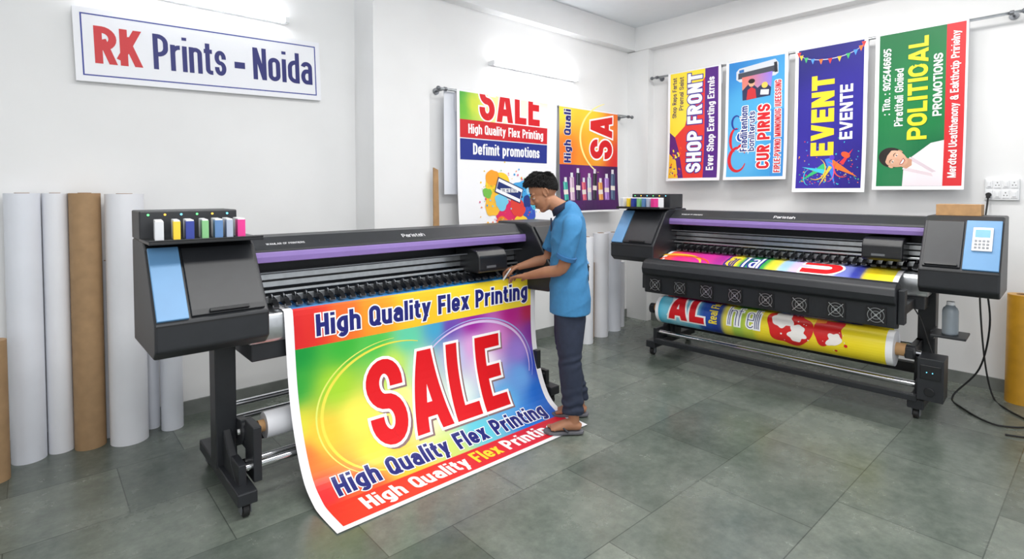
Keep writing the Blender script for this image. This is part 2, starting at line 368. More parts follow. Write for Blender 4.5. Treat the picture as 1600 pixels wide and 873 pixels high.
class Print:
    def __init__(s,mp,us=(),vs=()): s.mp=mp;s.us=us;s.vs=vs;s.V=[];s.F=[];s.C=[]
    def shape(s,pts,faces,col,h,clip=None,zs=None):
        bm=bmesh.new(); vv=[bm.verts.new((p[0],p[1],zs[i] if zs else 0)) for i,p in enumerate(pts)]
        for f in faces:
            try: bm.faces.new([vv[i] for i in f])
            except Exception: pass
        def cut(co,no,co_=False):
            bmesh.ops.bisect_plane(bm,geom=bm.verts[:]+bm.edges[:]+bm.faces[:],plane_co=co,plane_no=no,dist=1e-6,clear_outer=co_)
        if clip:
            cut((clip[0],0,0),(-1,0,0),True);cut((clip[2],0,0),(1,0,0),True)
            cut((0,clip[1],0),(0,-1,0),True);cut((0,clip[3],0),(0,1,0),True)
        if not bm.verts: bm.free(); return
        a0=min(v.co.x for v in bm.verts);a1=max(v.co.x for v in bm.verts)
        b0=min(v.co.y for v in bm.verts);b1=max(v.co.y for v in bm.verts)
        for u in s.us:
            if a0+1e-5<u<a1-1e-5: cut((u,0,0),(1,0,0))
        for v in s.vs:
            if b0+1e-5<v<b1-1e-5: cut((0,v,0),(0,1,0))
        bm.verts.index_update(); o=len(s.V)
        for v in bm.verts:
            s.V.append(tuple(s.mp(v.co.x,v.co.y,h+v.co.z)))
            c=col(v.co.x,v.co.y) if callable(col) else col
            s.C.append(lin(c))
        for f in bm.faces: s.F.append(tuple(v.index+o for v in f.verts))
        bm.free()
    def rect(s,u0,v0,u1,v1,col,h,nu=1,nv=1):
        P=[(u0+(u1-u0)*i/nu,v0+(v1-v0)*j/nv) for j in range(nv+1) for i in range(nu+1)]
        F=[(j*(nu+1)+i,j*(nu+1)+i+1,(j+1)*(nu+1)+i+1,(j+1)*(nu+1)+i) for j in range(nv) for i in range(nu)]
        s.shape(P,F,col,h)
    def poly(s,pts,col,h,clip=None): s.shape(pts,[tuple(range(len(pts)))],col,h,clip)
    def ell(s,u,v,a,b,col,h,rot=0,n=24,clip=None):
        c,sn=math.cos(rot),math.sin(rot)
        s.poly([(u+a*math.cos(t)*c-b*math.sin(t)*sn,v+a*math.cos(t)*sn+b*math.sin(t)*c) for t in [2*math.pi*i/n for i in range(n)]],col,h,clip)
    def rrect(s,u,v,w,hh,rot,col,h):
        c,sn=math.cos(rot),math.sin(rot)
        s.poly([(u+x*c-y*sn,v+x*sn+y*c) for x,y in((-w/2,-hh/2),(w/2,-hh/2),(w/2,hh/2),(-w/2,hh/2))],col,h)
    def arc(s,u,v,a,b,t0,t1,w,col,h,n=40,clip=None):
        P=[];F=[]
        for i in range(n+1):
            t=math.radians(t0+(t1-t0)*i/n); ww=w*(.25+.75*math.sin(math.pi*i/n))
            P+=[(u+(a-ww/2)*math.cos(t),v+(b-ww/2)*math.sin(t)),(u+(a+ww/2)*math.cos(t),v+(b+ww/2)*math.sin(t))]
        for i in range(n): F.append((2*i,2*i+1,2*i+3,2*i+2))
        s.shape(P,F,col,h,clip)
    def splat(s,u,v,r,col,h,seed=0,n=56,amp=.22,sq=1,clip=None):
        rd=random.Random(seed); hs=[(k,rd.uniform(-1,1)*amp*1.6/k**.7,rd.uniform(0,6.28)) for k in (2,3,4,5,7)]
        pts=[]
        for i in range(n):
            a=2*math.pi*i/n; rr=r*(1+sum(A*math.sin(k*a+p) for k,A,p in hs)); rr=max(rr,r*.2)
            pts.append((u+rr*math.cos(a),v+rr*sq*math.sin(a)))
        s.poly(pts,col,h,clip)
        for _ in range(5):
            a=rd.uniform(0,6.28);dd=r*rd.uniform(1.35,1.8);z=r*rd.uniform(.05,.12)
            s.ell(u+dd*math.cos(a),v+dd*math.sin(a)*sq,z,z,col,h,n=10,clip=clip)
    def text(s,txt,rc,col,h,wt=.2,rot=0,out=None,oo=.05,clip=None,shadow=None):
        Lw,Lh=(rc[2]-rc[0],rc[3]-rc[1]) if rot==0 else (rc[3]-rc[1],rc[2]-rc[0])
        desc=any(ch in 'gjpqy' for ch in txt)
        H=Lh/1.22 if desc else Lh; yb=-.22*H if desc else 0
        def tr(p,du=0,dv=0):
            if rot==0: return (rc[0]+p[0]+du,rc[3]-(p[1]-yb)+dv)
            return (rc[2]-(p[1]-yb)+du,rc[3]-p[0]+dv)
        def put(o,c,hh,du=0,dv=0):
            Qs=letters(txt,Lw,H,wt,o); pts=[];F=[];zs=[]
            for i,q in enumerate(Qs):
                F.append(tuple(range(len(pts),len(pts)+len(q)))); pts+=[tr(p,du,dv) for p in q]; zs+=[(i%30)*1.6e-5]*len(q)
            s.shape(pts,F,c,hh,clip,zs)
        if shadow: put(oo*H*.8,shadow,h-.0008,.05*H*.6,.05*H*.6)
        if out: put(oo*H,out,h); h+=.0010
        put(0,col,h)
    def obj(s,name,parent=None,smooth=False):
        me=bpy.data.meshes.new(name); me.from_pydata(s.V,[],s.F); me.update()
        a=me.color_attributes.new('ink','FLOAT_COLOR','POINT')
        a.data.foreach_set('color',[x for c in s.C for x in c])
        me.materials.append(mPrint)
        o=bpy.data.objects.new(name,me); COL.objects.link(o)
        if parent:o.parent=parent
        return o
def idw(pts,p=3):
    def f(u,v):
        W=0;c=[0,0,0]
        for a,b,k in pts:
            w=1/((a-u)**2+(b-v)**2+1e-3)**(p/2); W+=w
            for i in range(3):c[i]+=w*k[i]
        return tuple(x/W for x in c)
    return f

# ---------------------------------------------------------------- ROOM
g=G(); g.box(-1.8,5.8,-2.2,4.5,-.12,0); struct(g.obj('floor',mFloor))
g=G(); g.box(-1.8,5.8,-2.2,4.5,3.52,3.64); struct(g.obj('ceiling',mCeil))
g=G(); g.box(-1.8,2.3,4.28,4.5,0,3.52).box(2.3,5.8,4.05,4.5,0,3.52); struct(g.obj('wall_back',mWall))
g=G(); g.box(5.6,5.8,-2.2,4.05,0,3.52); struct(g.obj('wall_right',mWall))
g=G(); g.box(-1.8,-1.65,-2.2,4.28,0,3.52); struct(g.obj('wall_left',mWall))
g=G(); g.box(2.04,2.56,3.95,4.29,0,3.52); struct(g.obj('trim_1',mWall))
g=G(); g.box(2.56,5.6,3.93,4.05,3.25,3.52); struct(g.obj('trim_2',mWall))
g=G(); g.box(5.47,5.6,-2.2,3.93,3.24,3.52); struct(g.obj('trim_3',mWall))
g=G(); g.box(5.49,5.6,3.75,4.05,0,3.24); struct(g.obj('trim_4',mWall))
g=G(); g.box(-1.65,2.04,4.265,4.28,0,.1).box(2.02,2.575,3.935,3.95,0,.1).box(2.025,2.04,3.95,4.28,0,.1).box(2.56,5.49,4.035,4.05,0,.1); struct(g.obj('baseboard_back',mStone))
g=G(); g.box(5.585,5.6,-2.2,3.75,0,.1); struct(g.obj('baseboard_right',mStone))

# ---------------------------------------------------------------- SIGN
W,H=1.52,.45
root=empty('signboard',(.975,4.25,2.48-.225),(0,math.radians(-1.7),0))
top(root,'white rectangular shop signboard with blue border, red and navy lettering','signboard')
g=G(); g.box(-W/2,W/2,-.012,.02,0,H); g.obj('board',mWht,root,bevel=.003)
P=Print(lambda u,v,h:(-W/2+u,-.0125-h,H-v))
def frame(P,u0,v0,u1,v1,w,c,h):
    P.rect(u0,v0,u1,v0+w,c,h);P.rect(u0,v1-w,u1,v1,c,h);P.rect(u0,v0+w,u0+w,v1-w,c,h);P.rect(u1-w,v0+w,u1,v1-w,c,h)
P.rect(0,0,W,H,(240,241,246),.0004)
frame(P,.035,.035,W-.035,H-.035,.008,(45,60,150),.001)
P.text('RK',(.098,.105,.345,.335),(206,44,50),.0014,.28)
P.text('Prints',(.405,.105,.84,.335),(34,38,112),.0014,.26)
P.text('-',(.895,.105,.965,.335),(34,38,112),.0014,.24)
P.text('Noida',(1.02,.105,1.455,.335),(34,38,112),.0014,.26)
o=P.obj('lettering',root)

# ---------------------------------------------------------------- TUBE LIGHTS
def tube(loc,rz,label):
    r=empty('tube_light',loc,(0,0,rz)); top(r,label,'light')
    g=G(); g.box(-.61,.61,-.02,.02,-.018,.018); g.obj('batten',mWht,r,bevel=.004)
    g=G(); g.cyl((-.58,-.045,0),(.58,-.045,0),.016,n=16); g.obj('lamp_tube',mTube,r,smooth=True)
    for sx in(-1,1):
        g=G(); g.box(sx*.595-.015,sx*.595+.015,-.065,-.018,-.02,.02); g.obj('end_cap',mWht,r,bevel=.003)
tube((.87,4.26,2.845),0,'long white fluorescent tube light fitted above the signboard')
tube((3.9,4.03,2.78),0,'long white fluorescent tube light above hanging banners')

# ---------------------------------------------------------------- RODS
def rod(a,b,toward,label):
    a=Vector(a);b=Vector(b); r=empty('hanging_rod',(a+b)/2); top(r,label,'rod')
    c=(a+b)/2
    g=G(); g.cyl(a-c,b-c,.012,n=16); g.obj('pole',mSilv,r,smooth=True)
    d=(b-a).normalized()
    for p in(a,b):
        g=G(); g.ell(p-c,(.02,.02,.02)); g.obj('finial',mGrey,r,smooth=True)
    for p in(a+d*.07,b-d*.07):
        q=p-c; t=Vector(toward)
        g=G(); g.cyl(q,q+t,.008,n=12); g.cyl(q+t*.92,q+t,.03,n=20)
        g.cyl(q-d*.012,q+d*.012,.018,n=16); g.obj('bracket',mGrey,r)
rod((2.62,3.9,2.44),(5.38,3.9,2.44),(0,.148,0),'slim steel rod holding printed banners near the corner')
rod((5.49,3.70,2.885),(5.49,.5,2.885),(.108,0,0),'long steel rod carrying four hanging posters')

# ---------------------------------------------------------------- POSTERS
def wavef(W,amp,ph,n=16):
    k=[amp*(math.sin(ph+4.2*i/n)+.35*math.sin(ph*2+11*i/n)) for i in range(n+1)]
    def f(u):
        t=min(max(u/W*n,0),n-1e-6); i=int(t); return k[i]*(1-(t-i))+k[i+1]*(t-i)
    return f,[W*i/n for i in range(1,n)]
def sheet_map(kind,o,W,H,amp,ph):
    w,us=wavef(W,amp,ph); NV=10
    cl_=[.030*(max(0,i/NV-.55)/.45)**2 for i in range(NV+1)]
    def off(u,v):
        s=min(max(v,0)/H*NV,NV-1e-6); i=int(s); c=cl_[i]*(1-(s-i))+cl_[i+1]*(s-i)
        return w(u)*min(1,max(0,v)/H*1.0)+c
    if kind=='y': f=lambda u,v,h:(o[0]+u,o[1]-h-off(u,v),o[2]-v)
    else: f=lambda u,v,h:(o[0]-h-off(u,v),o[1]-u,o[2]-v)
    return f,us,[H*i/NV for i in range(1,NV)]
def poster(kind,o,W,H,amp=.020,ph=0):
    f,us,vs=sheet_map(kind,o,W,H,amp,ph)
    P=Print(f,us,vs); P.rect(0,0,W,H,(236,236,240),-.002); P.rect(0,0,W,H,(244,244,247),0)
    return P
def overrod(kind,o,W,name,root):
    g=G(); r=.016; n=10
    V=[];F=[]
    for i in range(n+1):
        a=math.pi*i/n
        y=(.015)-math.cos(a)*r; z=math.sin(a)*r
        for u in (0,W):
            V.append((o[0]+u,o[1]+y,o[2]+z) if kind=='y' else (o[0]+y,o[1]-u,o[2]+z))
    for u in (0,W):
        V.append((o[0]+u,o[1]+.031,o[2]-.18) if kind=='y' else (o[0]+.031,o[1]-u,o[2]-.18))
    for i in range(n+1): F.append((2*i,2*i+1,2*i+3,2*i+2))
    g.add(V,F); return g.obj(name,mPap,root,smooth=True)
def finish(P,kind,o,W,label):
    ob=P.obj('hanging_banner'); top(ob,label,'banner')
    overrod(kind,o,W,'folded_top',ob); return ob
NAVY=(34,38,118)
# A : SALE poster
o=(2.80,3.884,2.44);W,H=1.27,1.30;P=poster('y',o,W,H,ph=.5)
P.rect(.03,0,1.13,.245,idw([(0,0,(60,165,60)),(.05,.15,(110,190,60)),(.2,.1,(215,225,70)),(.38,.1,(250,240,160)),(.6,.1,(252,250,235)),(1.1,.1,(252,252,252)),(1.1,.0,(252,235,210))]),.001,16,4)
P.text('SALE',(.25,-.12,1.02,.235),(216,30,38),.002,.28,out=(255,255,255),oo=.04,clip=(0,0,1.27,1))
P.rect(.03,.245,1.13,.405,(208,36,44),.003)
P.text('High Quality Flex Printing',(.12,.28,1.07,.385),(255,255,255),.004,.17)
P.rect(.03,.415,1.13,.60,(36,52,140),.003)
P.text('Defimit promotions',(.17,.45,1.02,.575),(255,255,255),.004,.18)
for i,(u,v,r,c) in enumerate([(.46,.84,.15,(250,208,50)),(.76,.93,.15,(70,165,225)),(.66,1.13,.13,(44,46,60)),(.40,.76,.08,(248,165,50)),(.88,.83,.08,(150,210,240)),(.56,1.10,.13,(222,45,100)),(.40,1.00,.11,(250,190,60)),(.86,1.10,.09,(60,90,190)),(.50,1.20,.08,(240,120,50)),(.94,1.00,.06,(90,190,220)),(.74,1.18,.08,(250,205,60)),(.33,.90,.05,(120,190,80)),(.70,1.03,.10,(225,70,60)),(.50,.98,.08,(120,200,230)),(.84,.98,.06,(40,60,130))]):
    P.splat(u,v,r,c,.002+.0003*i,seed=i+11,amp=.13)
rd=random.Random(8)
for i in range(70):
    a=rd.uniform(0,6.28);d_=rd.uniform(.22,.42)
    P.ell(.65+d_*math.cos(a),.98+d_*.75*math.sin(a),rd.uniform(.003,.010),rd.uniform(.003,.010),rd.choice([(240,120,40),(60,160,220),(220,50,120),(250,210,50),(90,180,80)]),.0066,n=8)
P.rrect(.60,.875,.34,.15,.34,(30,44,96),.0070);P.rrect(.60,.875,.32,.13,.34,(245,246,250),.0075);P.rrect(.60,.875,.31,.07,.34,(34,50,110),.008)
P.text('DESTINCTOR RALSTON',(.49,.855,.71,.895),(255,255,255),.0088,.16)
finish(P,'y',o,W,'white sale banner with red lettering and colourful paint-splash art')
g=G(); g.box(2.70,2.86,3.935,3.938,1.53,2.43); top(g.obj('hanging_banner',mPap2),'plain white banner backing sheet hanging behind sale banner','banner')
# B
o=(4.10,3.884,2.44);W,H=.98,1.11;P=poster('y',o,W,H,ph=2)
P.rect(0,.0,W,.60,idw([(0,0,(250,225,70)),(.1,.5,(240,120,40)),(.5,0,(250,215,60)),(.6,.4,(250,190,50)),(.98,0,(245,120,50)),(.98,.55,(225,50,50)),(.4,.6,(245,150,40))]),.001,16,10)
P.arc(.95,.3,.62,.42,110,250,.03,(255,240,150),.002)
P.text('High Quali',(.07,.02,.20,.58),NAVY,.003,.22,rot=90,out=(255,255,255),oo=.04)
P.text('SA',(.50,.04,.88,.52),(218,28,38),.003,.28,rot=90,out=(255,255,255),oo=.05)
P.rect(0,.60,W,H-.02,idw([(0,.6,(80,30,105)),(.5,.8,(110,40,120)),(.98,.6,(60,25,80)),(.5,1.1,(60,22,80))]),.002,6,4)
for i in range(9):
    u=.06+i*.10; c=[(60,160,150),(200,170,190),(40,40,60),(210,90,110),(180,190,200),(40,40,50),(220,150,80),(160,120,190),(70,90,120)][i]
    hh=.20+.05*((i*7)%3)
    P.rrect(u+.03,.98-hh/2,.07,hh,.05*((i%3)-1),c,.003); P.rrect(u+.015,.98-hh/2,.012,hh*.9,.05*((i%3)-1),tuple(min(255,k+60) for k in c),.0034); P.rrect(u+.03,.98-hh-.02,.04,.05,0,(225,225,230),.0032)
    P.rrect(u+.03,.98-hh*.45,.07,.05,.05*((i%3)-1),(235,225,215),.0036)
finish(P,'y',o,W,'orange and purple sale banner with rotated lettering and bottle picture')

def rp(yl,W,H,ph): 
    o=(5.472,yl,2.885); return o,poster('x',o,W,H,.014,ph)
# P1
o,P=rp(3.469,.635,1.21,0);W,H=.635,1.21
P.rect(.03,0,.605,1.18,(228,56,48),.0006)
P.poly([(.03,0),(.52,0),(.30,.30),(.22,.60),(.03,.78)],(250,222,60),.001)
P.poly([(.03,.66),(.10,.72),(.16,.9),(.22,1.18),(.03,1.18)],(92,34,120),.0014)
P.poly([(.03,.90),(.12,.98),(.16,1.18),(.03,1.18)],(245,190,50),.0018)
P.rect(.455,0,.605,1.18,(84,36,128),.002)
P.text('SHOP FRONT',(.25,.03,.425,1.12),(255,255,255),.003,.24,rot=90,out=(60,50,150),oo=.06)
P.text('Ever Shop Exerting Exrnls',(.485,.10,.58,1.10),(255,255,255),.003,.18,rot=90)
P.text('Shop Reps Fartst',(.06,.05,.125,.50),(60,40,90),.003,.15,rot=90);P.text('Premal Salst',(.145,.05,.20,.42),(60,40,90),.003,.15,rot=90)
rd=random.Random(4)
for i in range(22): P.rrect(rd.uniform(.05,.2),rd.uniform(.84,1.15),.03,.018,rd.uniform(0,3),rd.choice([(250,220,70),(120,40,130),(235,90,40)]),.0022+i*.00004)
finish(P,'x',o,W,'yellow, red and purple shop front poster with rotated lettering')
# P2
o,P=rp(2.777,.62,1.21,1);W,H=.62,1.21
P.rect(.03,0,.59,1.18,idw([(0,0,(50,130,200)),(.3,.5,(80,170,220)),(.6,1.1,(60,150,210)),(.1,1,(90,175,225))]),.0006,16,8)
P.rect(.465,.52,.59,1.18,(60,140,210),.001)
P.poly([(.14,.07),(.50,.03),(.53,.07),(.53,.17),(.50,.19),(.15,.21),(.11,.18),(.11,.10)],(206,211,217),.0014)
P.poly([(.13,.12),(.52,.09),(.52,.15),(.13,.18)],(70,74,84),.0018);P.rrect(.165,.10,.05,.03,-.1,(50,110,180),.0018)
P.rrect(.505,.11,.03,.10,-.06,(40,42,50),.002)
P.shape([(.17,.165),(.475,.145),(.455,.38),(.18,.40)],[(0,1,2,3)],lambda u,v:(225-150*max(0,(u-.2))*2,120+200*max(0,v-.2),110+420*max(0,(u-.2))),.0022)
P.poly([(.175,.30),(.26,.22),(.33,.29),(.40,.24),(.462,.30),(.455,.38),(.18,.40)],(46,52,84),.0025);P.ell(.27,.235,.032,.036,(226,170,136),.0028);P.poly([(.22,.40),(.23,.30),(.27,.275),(.31,.30),(.32,.39)],(200,50,56),.0030);P.ell(.27,.215,.034,.024,(38,28,26),.0031)
P.ell(.40,.27,.03,.03,(240,200,90),.0028);P.rrect(.40,.34,.08,.05,.1,(235,236,240),.0029)
# swooping figure logo
P.arc(.14,1.00,.085,.12,20,330,.036,(214,36,44),.0016)
P.arc(.12,.80,.06,.12,100,280,.030,(214,36,44),.0017);P.splat(.17,.77,.055,(238,242,246),.0018,5,amp=.12);P.arc(.17,.77,.032,.038,0,320,.022,(36,70,160),.0021);P.ell(.17,.88,.032,.036,(214,40,46),.0019)
P.arc(.12,.62,.045,.07,60,330,.020,(36,60,150),.0021);P.arc(.19,.93,.06,.05,200,380,.018,(238,242,246),.0022)
P.text('Fnadlitentiom',(.16,.46,.235,.92),(30,50,130),.003,.18,rot=90,out=(255,255,255),oo=.1)
P.text('bonllteruts',(.245,.52,.31,.92),(30,50,130),.003,.18,rot=90,out=(255,255,255),oo=.1)
P.text('CUR PIRNS',(.335,.46,.455,1.10),(214,36,44),.003,.24,rot=90,out=(255,255,255),oo=.07)
P.text('FIPLE-PVRNO MINNONDIG IUEESSING',(.50,.24,.56,1.14),(205,40,50),.003,.18,rot=90,out=(235,240,246),oo=.12)
finish(P,'x',o,W,'sky blue poster with a printer picture and red lettering')
# P3
o,P=rp(2.09,.60,1.335,2);W,H=.60,1.335
P.rect(.03,0,.57,1.30,idw([(0,0,(32,30,115)),(.3,.6,(50,42,150)),(.6,1.2,(40,30,130)),(.1,1.2,(60,46,160))]),.0006,16,8)
cs=[(230,60,60),(250,200,60),(70,180,110),(80,150,230),(240,120,50)]
P.arc(.3,.0,.28,.12,0,180,.006,(220,220,230),.0012)
for i in range(11):
    a=math.pi*(i+.5)/11; u=.3-.27*math.cos(a); v=.115*math.sin(a)
    P.poly([(u-.018,v),(u+.018,v),(u,v+.05)],cs[i%5],.0015)
P.text('EVENT',(.15,.26,.34,1.0),(250,215,50),.003,.25,rot=90)
P.text('EVENTE',(.385,.37,.49,.86),(255,255,255),.003,.2,rot=90)
rd=random.Random(2)
for i in range(110):
    P.rrect(rd.uniform(.05,.55),1.27-abs(rd.gauss(0,.17)),rd.uniform(.005,.013),rd.uniform(.005,.013),rd.uniform(0,3),rd.choice(cs+[(60,200,210)]),.0012+i*.00001)
def tri(u,v,a,L,w,c,h):
    ca,sa=math.cos(a),math.sin(a); P.poly([(u,v),(u+L*ca-w*sa,v+L*sa+w*ca),(u+L*ca+w*sa,v+L*sa-w*ca)],c,h)
tri(.06,1.24,-.6,.26,.026,(60,190,120),.003);tri(.08,1.10,.25,.20,.022,(70,200,225),.0032);tri(.54,1.20,-2.6,.26,.035,(240,120,50),.0034);tri(.36,1.28,-1.8,.26,.03,(60,130,230),.0036)
tri(.50,.95,2.2,.16,.02,(225,60,70),.0038);P.ell(.44,1.0,.040,.025,(235,90,50),.004,rot=.5);P.ell(.33,1.02,.022,.024,(90,60,200),.0042);P.arc(.2,1.12,.08,.10,-60,120,.010,(250,200,60),.0042);P.arc(.42,1.12,.07,.08,60,250,.010,(240,90,60),.0044);tri(.23,1.28,-1.1,.2,.014,(250,205,60),.0046)
P.arc(.30,1.15,.05,.09,-90,90,.008,(230,80,160),.0046);P.arc(.14,1.2,.04,.07,90,270,.008,(80,210,230),.0046)
finish(P,'x',o,W,'deep blue event poster with yellow lettering and bunting flags')
# P4
o,P=rp(1.434,.62,1.315,3);W,H=.62,1.315
P.rect(.03,0,.59,1.285,idw([(0,0,(20,110,62)),(.3,.6,(22,125,66)),(.5,1.2,(16,96,60)),(.1,1.2,(24,120,70))]),.0006,16,8)
P.rect(.485,0,.605,1.285,(212,40,46),.001)
P.text('POLITICAL',(.235,.06,.37,.90),(240,225,50),.0052,.21,rot=90)
P.text('PROMOTIONS',(.405,.22,.465,.72),(255,255,255),.0052,.2,rot=90)
P.text('Piratitali Gloiied',(.145,.30,.205,.78),(255,255,255),.0052,.17,rot=90)
P.text(': Tito. : 9025446695',(.06,.12,.115,.68),(255,255,255),.0052,.18,rot=90)
P.text('Merdtad Ucatithanony & Eakthctip Pririelny',(.515,.06,.58,1.22),(255,255,255),.0052,.17,rot=90)
# portrait leaning sideways like the rest of the sheet
pc=(.17,1.06)
def T(x,y):
    up=(-.90,-.44); rt=(.44,-.90); k=1.12
    return (pc[0]+k*(rt[0]*x+up[0]*y), pc[1]+k*(rt[1]*x+up[1]*y))
CL=(.03,.80,.485,1.285)
def pp2(pts,col,h): P.shape([T(*p) for p in pts],[tuple(range(len(pts)))],col,h,CL)
def pe(x,y,a,b,col,h,n=28): pp2([(x+a*math.cos(2*math.pi*i/n),y+b*math.sin(2*math.pi*i/n)) for i in range(n)],col,h)
jk=lambda u,v:(240-70*max(0,v-1.12),230-70*max(0,v-1.12),234-60*max(0,v-1.12))
pp2([(-.26,-.40),(-.24,-.20),(-.19,-.135),(-.10,-.095),(-.045,-.07),(.045,-.07),(.10,-.095),(.19,-.135),(.24,-.20),(.26,-.40)],jk,.0018)
pp2([(-.05,-.065),(.05,-.065),(.03,-.14),(0,-.20),(-.03,-.14)],(252,252,253),.0021)
pp2([(-.055,-.075),(-.03,-.06),(-.004,-.24),(-.02,-.26)],(222,206,212),.0023);pp2([(.055,-.075),(.03,-.06),(.004,-.24),(.02,-.26)],(214,198,206),.0023)
pp2([(-.034,-.03),(.034,-.03),(.038,-.085),(0,-.105),(-.038,-.085)],(200,150,122),.0026)
pe(0,.035,.074,.084,(36,28,26),.0024)
def fc(u,v):
    k=max(0,min(1,(v-.98)/.14)); return (234-30*k,186-30*k,158-30*k)
pp2([(.062*math.cos(t)*(1-.20*max(0,-math.sin(t))),.010+(.074 if math.sin(t)>0 else .082)*math.sin(t)) for t in [2*math.pi*i/36 for i in range(36)]],fc,.0029)
pe(-.064,.008,.008,.016,(220,168,140),.0027);pe(.064,.008,.008,.016,(200,150,122),.0027)
pp2([(-.066,.03),(-.06,.075),(-.03,.10),(.03,.102),(.062,.075),(.068,.03),(.052,.060),(.0,.066),(-.045,.056)],(36,28,26),.0032)
for sx in(-1,1):
    pe(sx*.026,.014,.012,.0048,(240,234,230),.0033,12);pe(sx*.026,.014,.0048,.0046,(36,22,18),.0036,10)
    pp2([(sx*.012,.030),(sx*.026,.036),(sx*.042,.030),(sx*.042,.027),(sx*.026,.031),(sx*.012,.026)],(36,26,24),.0036)
pp2([(-.003,.012),(.004,.012),(.010,-.016),(0,-.022),(-.009,-.016)],(214,162,134),.0033)
pp2([(-.028,-.032),(0,-.029),(.028,-.032),(.016,-.051),(-.016,-.051)],(170,76,72),.0033);pp2([(-.021,-.035),(.021,-.035),(.012,-.046),(-.012,-.046)],(250,247,244),.0036)
finish(P,'x',o,W,'green political promotion poster with yellow lettering and portrait')

# ---------------------------------------------------------------- PRINTER
leds=[M('led_green',(100,235,130),.3,emit=1.5),M('led_amber',(250,190,70),.3,emit=1.5),M('led_cyan',(110,210,240),.3,emit=1.5)]
def caster(parent,s,q):
    g=G(); g.cyl((s-.014,q,.032),(s+.014,q,.032),.032,0,24); g.cyl((s-.016,q,.032),(s+.016,q,.032),.014,1,16)
    g.box(s-.024,s-.018,q-.02,q+.025,.02,.07,1);g.box(s+.018,s+.024,q-.02,q+.025,.02,.07,1);g.box(s-.024,s+.024,q-.022,q+.026,.064,.074,1)
    return g.obj('caster',[mRub,mGrey],parent,bevel=.002)
def printer(root,leg2,car,dryer,brand):
    A=[(.58,.83),(.03,.85),(-.02,.89),(-.02,1.005),(.20,1.30),(.26,1.33),(.58,1.33)]
    def sp(t,h=0): return (-.02+.22*t-.8*h,1.005+.295*t+.6*h)
    ro=.045 if dryer else 0
    for k,(x0,x1) in enumerate(((0,.45),(2.33,2.72))):
        g=G(); g.px(A,x0,x1); hs=g.obj('end_housing',mBlk,root,bevel=.012,seg=3)
        bx=(x0+.008,x0+.125) if k==0 else (x1-.175,x1-.008)
        g=G(); g.px([sp(.03),sp(.03,.014),sp(1.0,.014),sp(1.0)],*bx); q=g.obj('side_panel',mBlue,hs,bevel=.003); q['label']='light blue plastic panel'
        cx=(x0+.135,x1-.02) if k==0 else (x0+.02,x1-.185)
        g=G(); g.px([sp(.05),sp(.05,.014),sp(.12,.016),sp(.97,.014),sp(1.0,.004),sp(1.0)],*cx); g.obj('front_cover',mBlk,hs,bevel=.004)
        g=G(); m=(cx[0]+cx[1])/2; g.px([sp(.06,.016),sp(.06,.028),sp(.10,.03),sp(.10,.016)],m-.08,m+.08); g.obj('handle',mBlk2,hs,bevel=.002)
        g=G(); g.box(x0+.004,x1-.004,-.0225,-.019,.995,1.000); g.obj('seam',mDark,hs)
    cpp=(2.580,2.675)
    g=G(); g.px([sp(.38,.014),sp(.38,.026),sp(.84,.026),sp(.84,.014)],*cpp); cp=g.obj('control_panel',mWht,root,bevel=.004)
    g=G(); g.px([sp(.64,.0262),sp(.64,.0275),sp(.79,.0275),sp(.79,.0262)],2.592,2.662); g.obj('display',mLCD,cp)
    for i in range(4):
        for j in range(3):
            x=2.592+i*.0185; t=.42+j*.065; g=G(); g.px([sp(t,.0262),sp(t,.029),sp(t+.035,.029),sp(t+.035,.0262)],x,x+.012); g.obj('button',mGrey,cp)
    g=G(); g.px([(.58,.80),(.58,1.30),(.56,1.315),(.37,1.315),(.285,1.262),(.272,1.25),(.272,1.19),(.32,1.185),(.50,1.185),(.50,.80)],.45,2.33); g.obj('head_cover',mBlk,root,bevel=.005)
    g=G(); g.px([(.275,1.188),(.275,1.245),(.262,1.243),(.256,1.22),(.258,1.192)],.44,2.345); q=g.obj('trim_strip',mPurp,root,bevel=.002); q['label']='lavender trim strip'
    g=G(); g.box(.45,2.33,.385,.425,1.045,1.115).box(.45,2.33,.375,.385,1.075,1.085,1); g.obj('guide_rail',[mSilv,mDark],root,bevel=.002)
    g=G(); g.box(.45,2.33,.345,.36,1.02,1.034); g.obj('linear_rail',mSilv,root,bevel=.002)
    g=G(); g.box(.45,2.33,.30,.33,1.13,1.137); g.obj('carriage_belt',mGrey,root)
    g=G(); g.px([(.50,.935),(.30,.935),(.272,.926),(.258,.90),(.258,.80),(.27,.78),(.50,.78)],.44,2.345); smooth_by_angle(g.obj('platen',mSilv,root,bevel=.004),50)
    g=G(); g.box(.45,2.33,.355+ro,.385+ro,.965,1.0); g.obj('roller_bar',mSilv,root,bevel=.002)
    for i in range(30):
        x=.50+i*.0605
        g=G(); g.px([(.355+ro,1.0),(.30+ro,.990),(.268+ro,.968),(.268+ro,.957),(.30+ro,.955),(.355+ro,.965)],x,x+.026,0); g.cyl((x-.004,.278+ro,.958),(x+.030,.278+ro,.958),.009,1,14); g.cyl((x+.010,.345+ro,1.0),(x+.015,.345+ro,1.0),.014,1,12)
        g.obj('pinch_roller',[mBlk2,mGrey],root)
    g=G(); g.box(.45,2.33,.275,.57,.69,.785); g.obj('lower_body',mBlk,root,bevel=.006)
    y0=.17
    g=G(); g.px([(.44,1.012),(y0+.02,1.012),(y0,1.03),(y0+.005,1.12),(y0+.035,1.158),(y0+.10,1.172),(.44,1.172)],*car); cg=g.obj('print_carriage',mBlk2,root,bevel=.010,seg=3)
    g=G(); g.box(car[0]+.06,car[0]+.14,y0-.004,y0+.006,1.045,1.06); g.obj('latch',mGrey,cg)
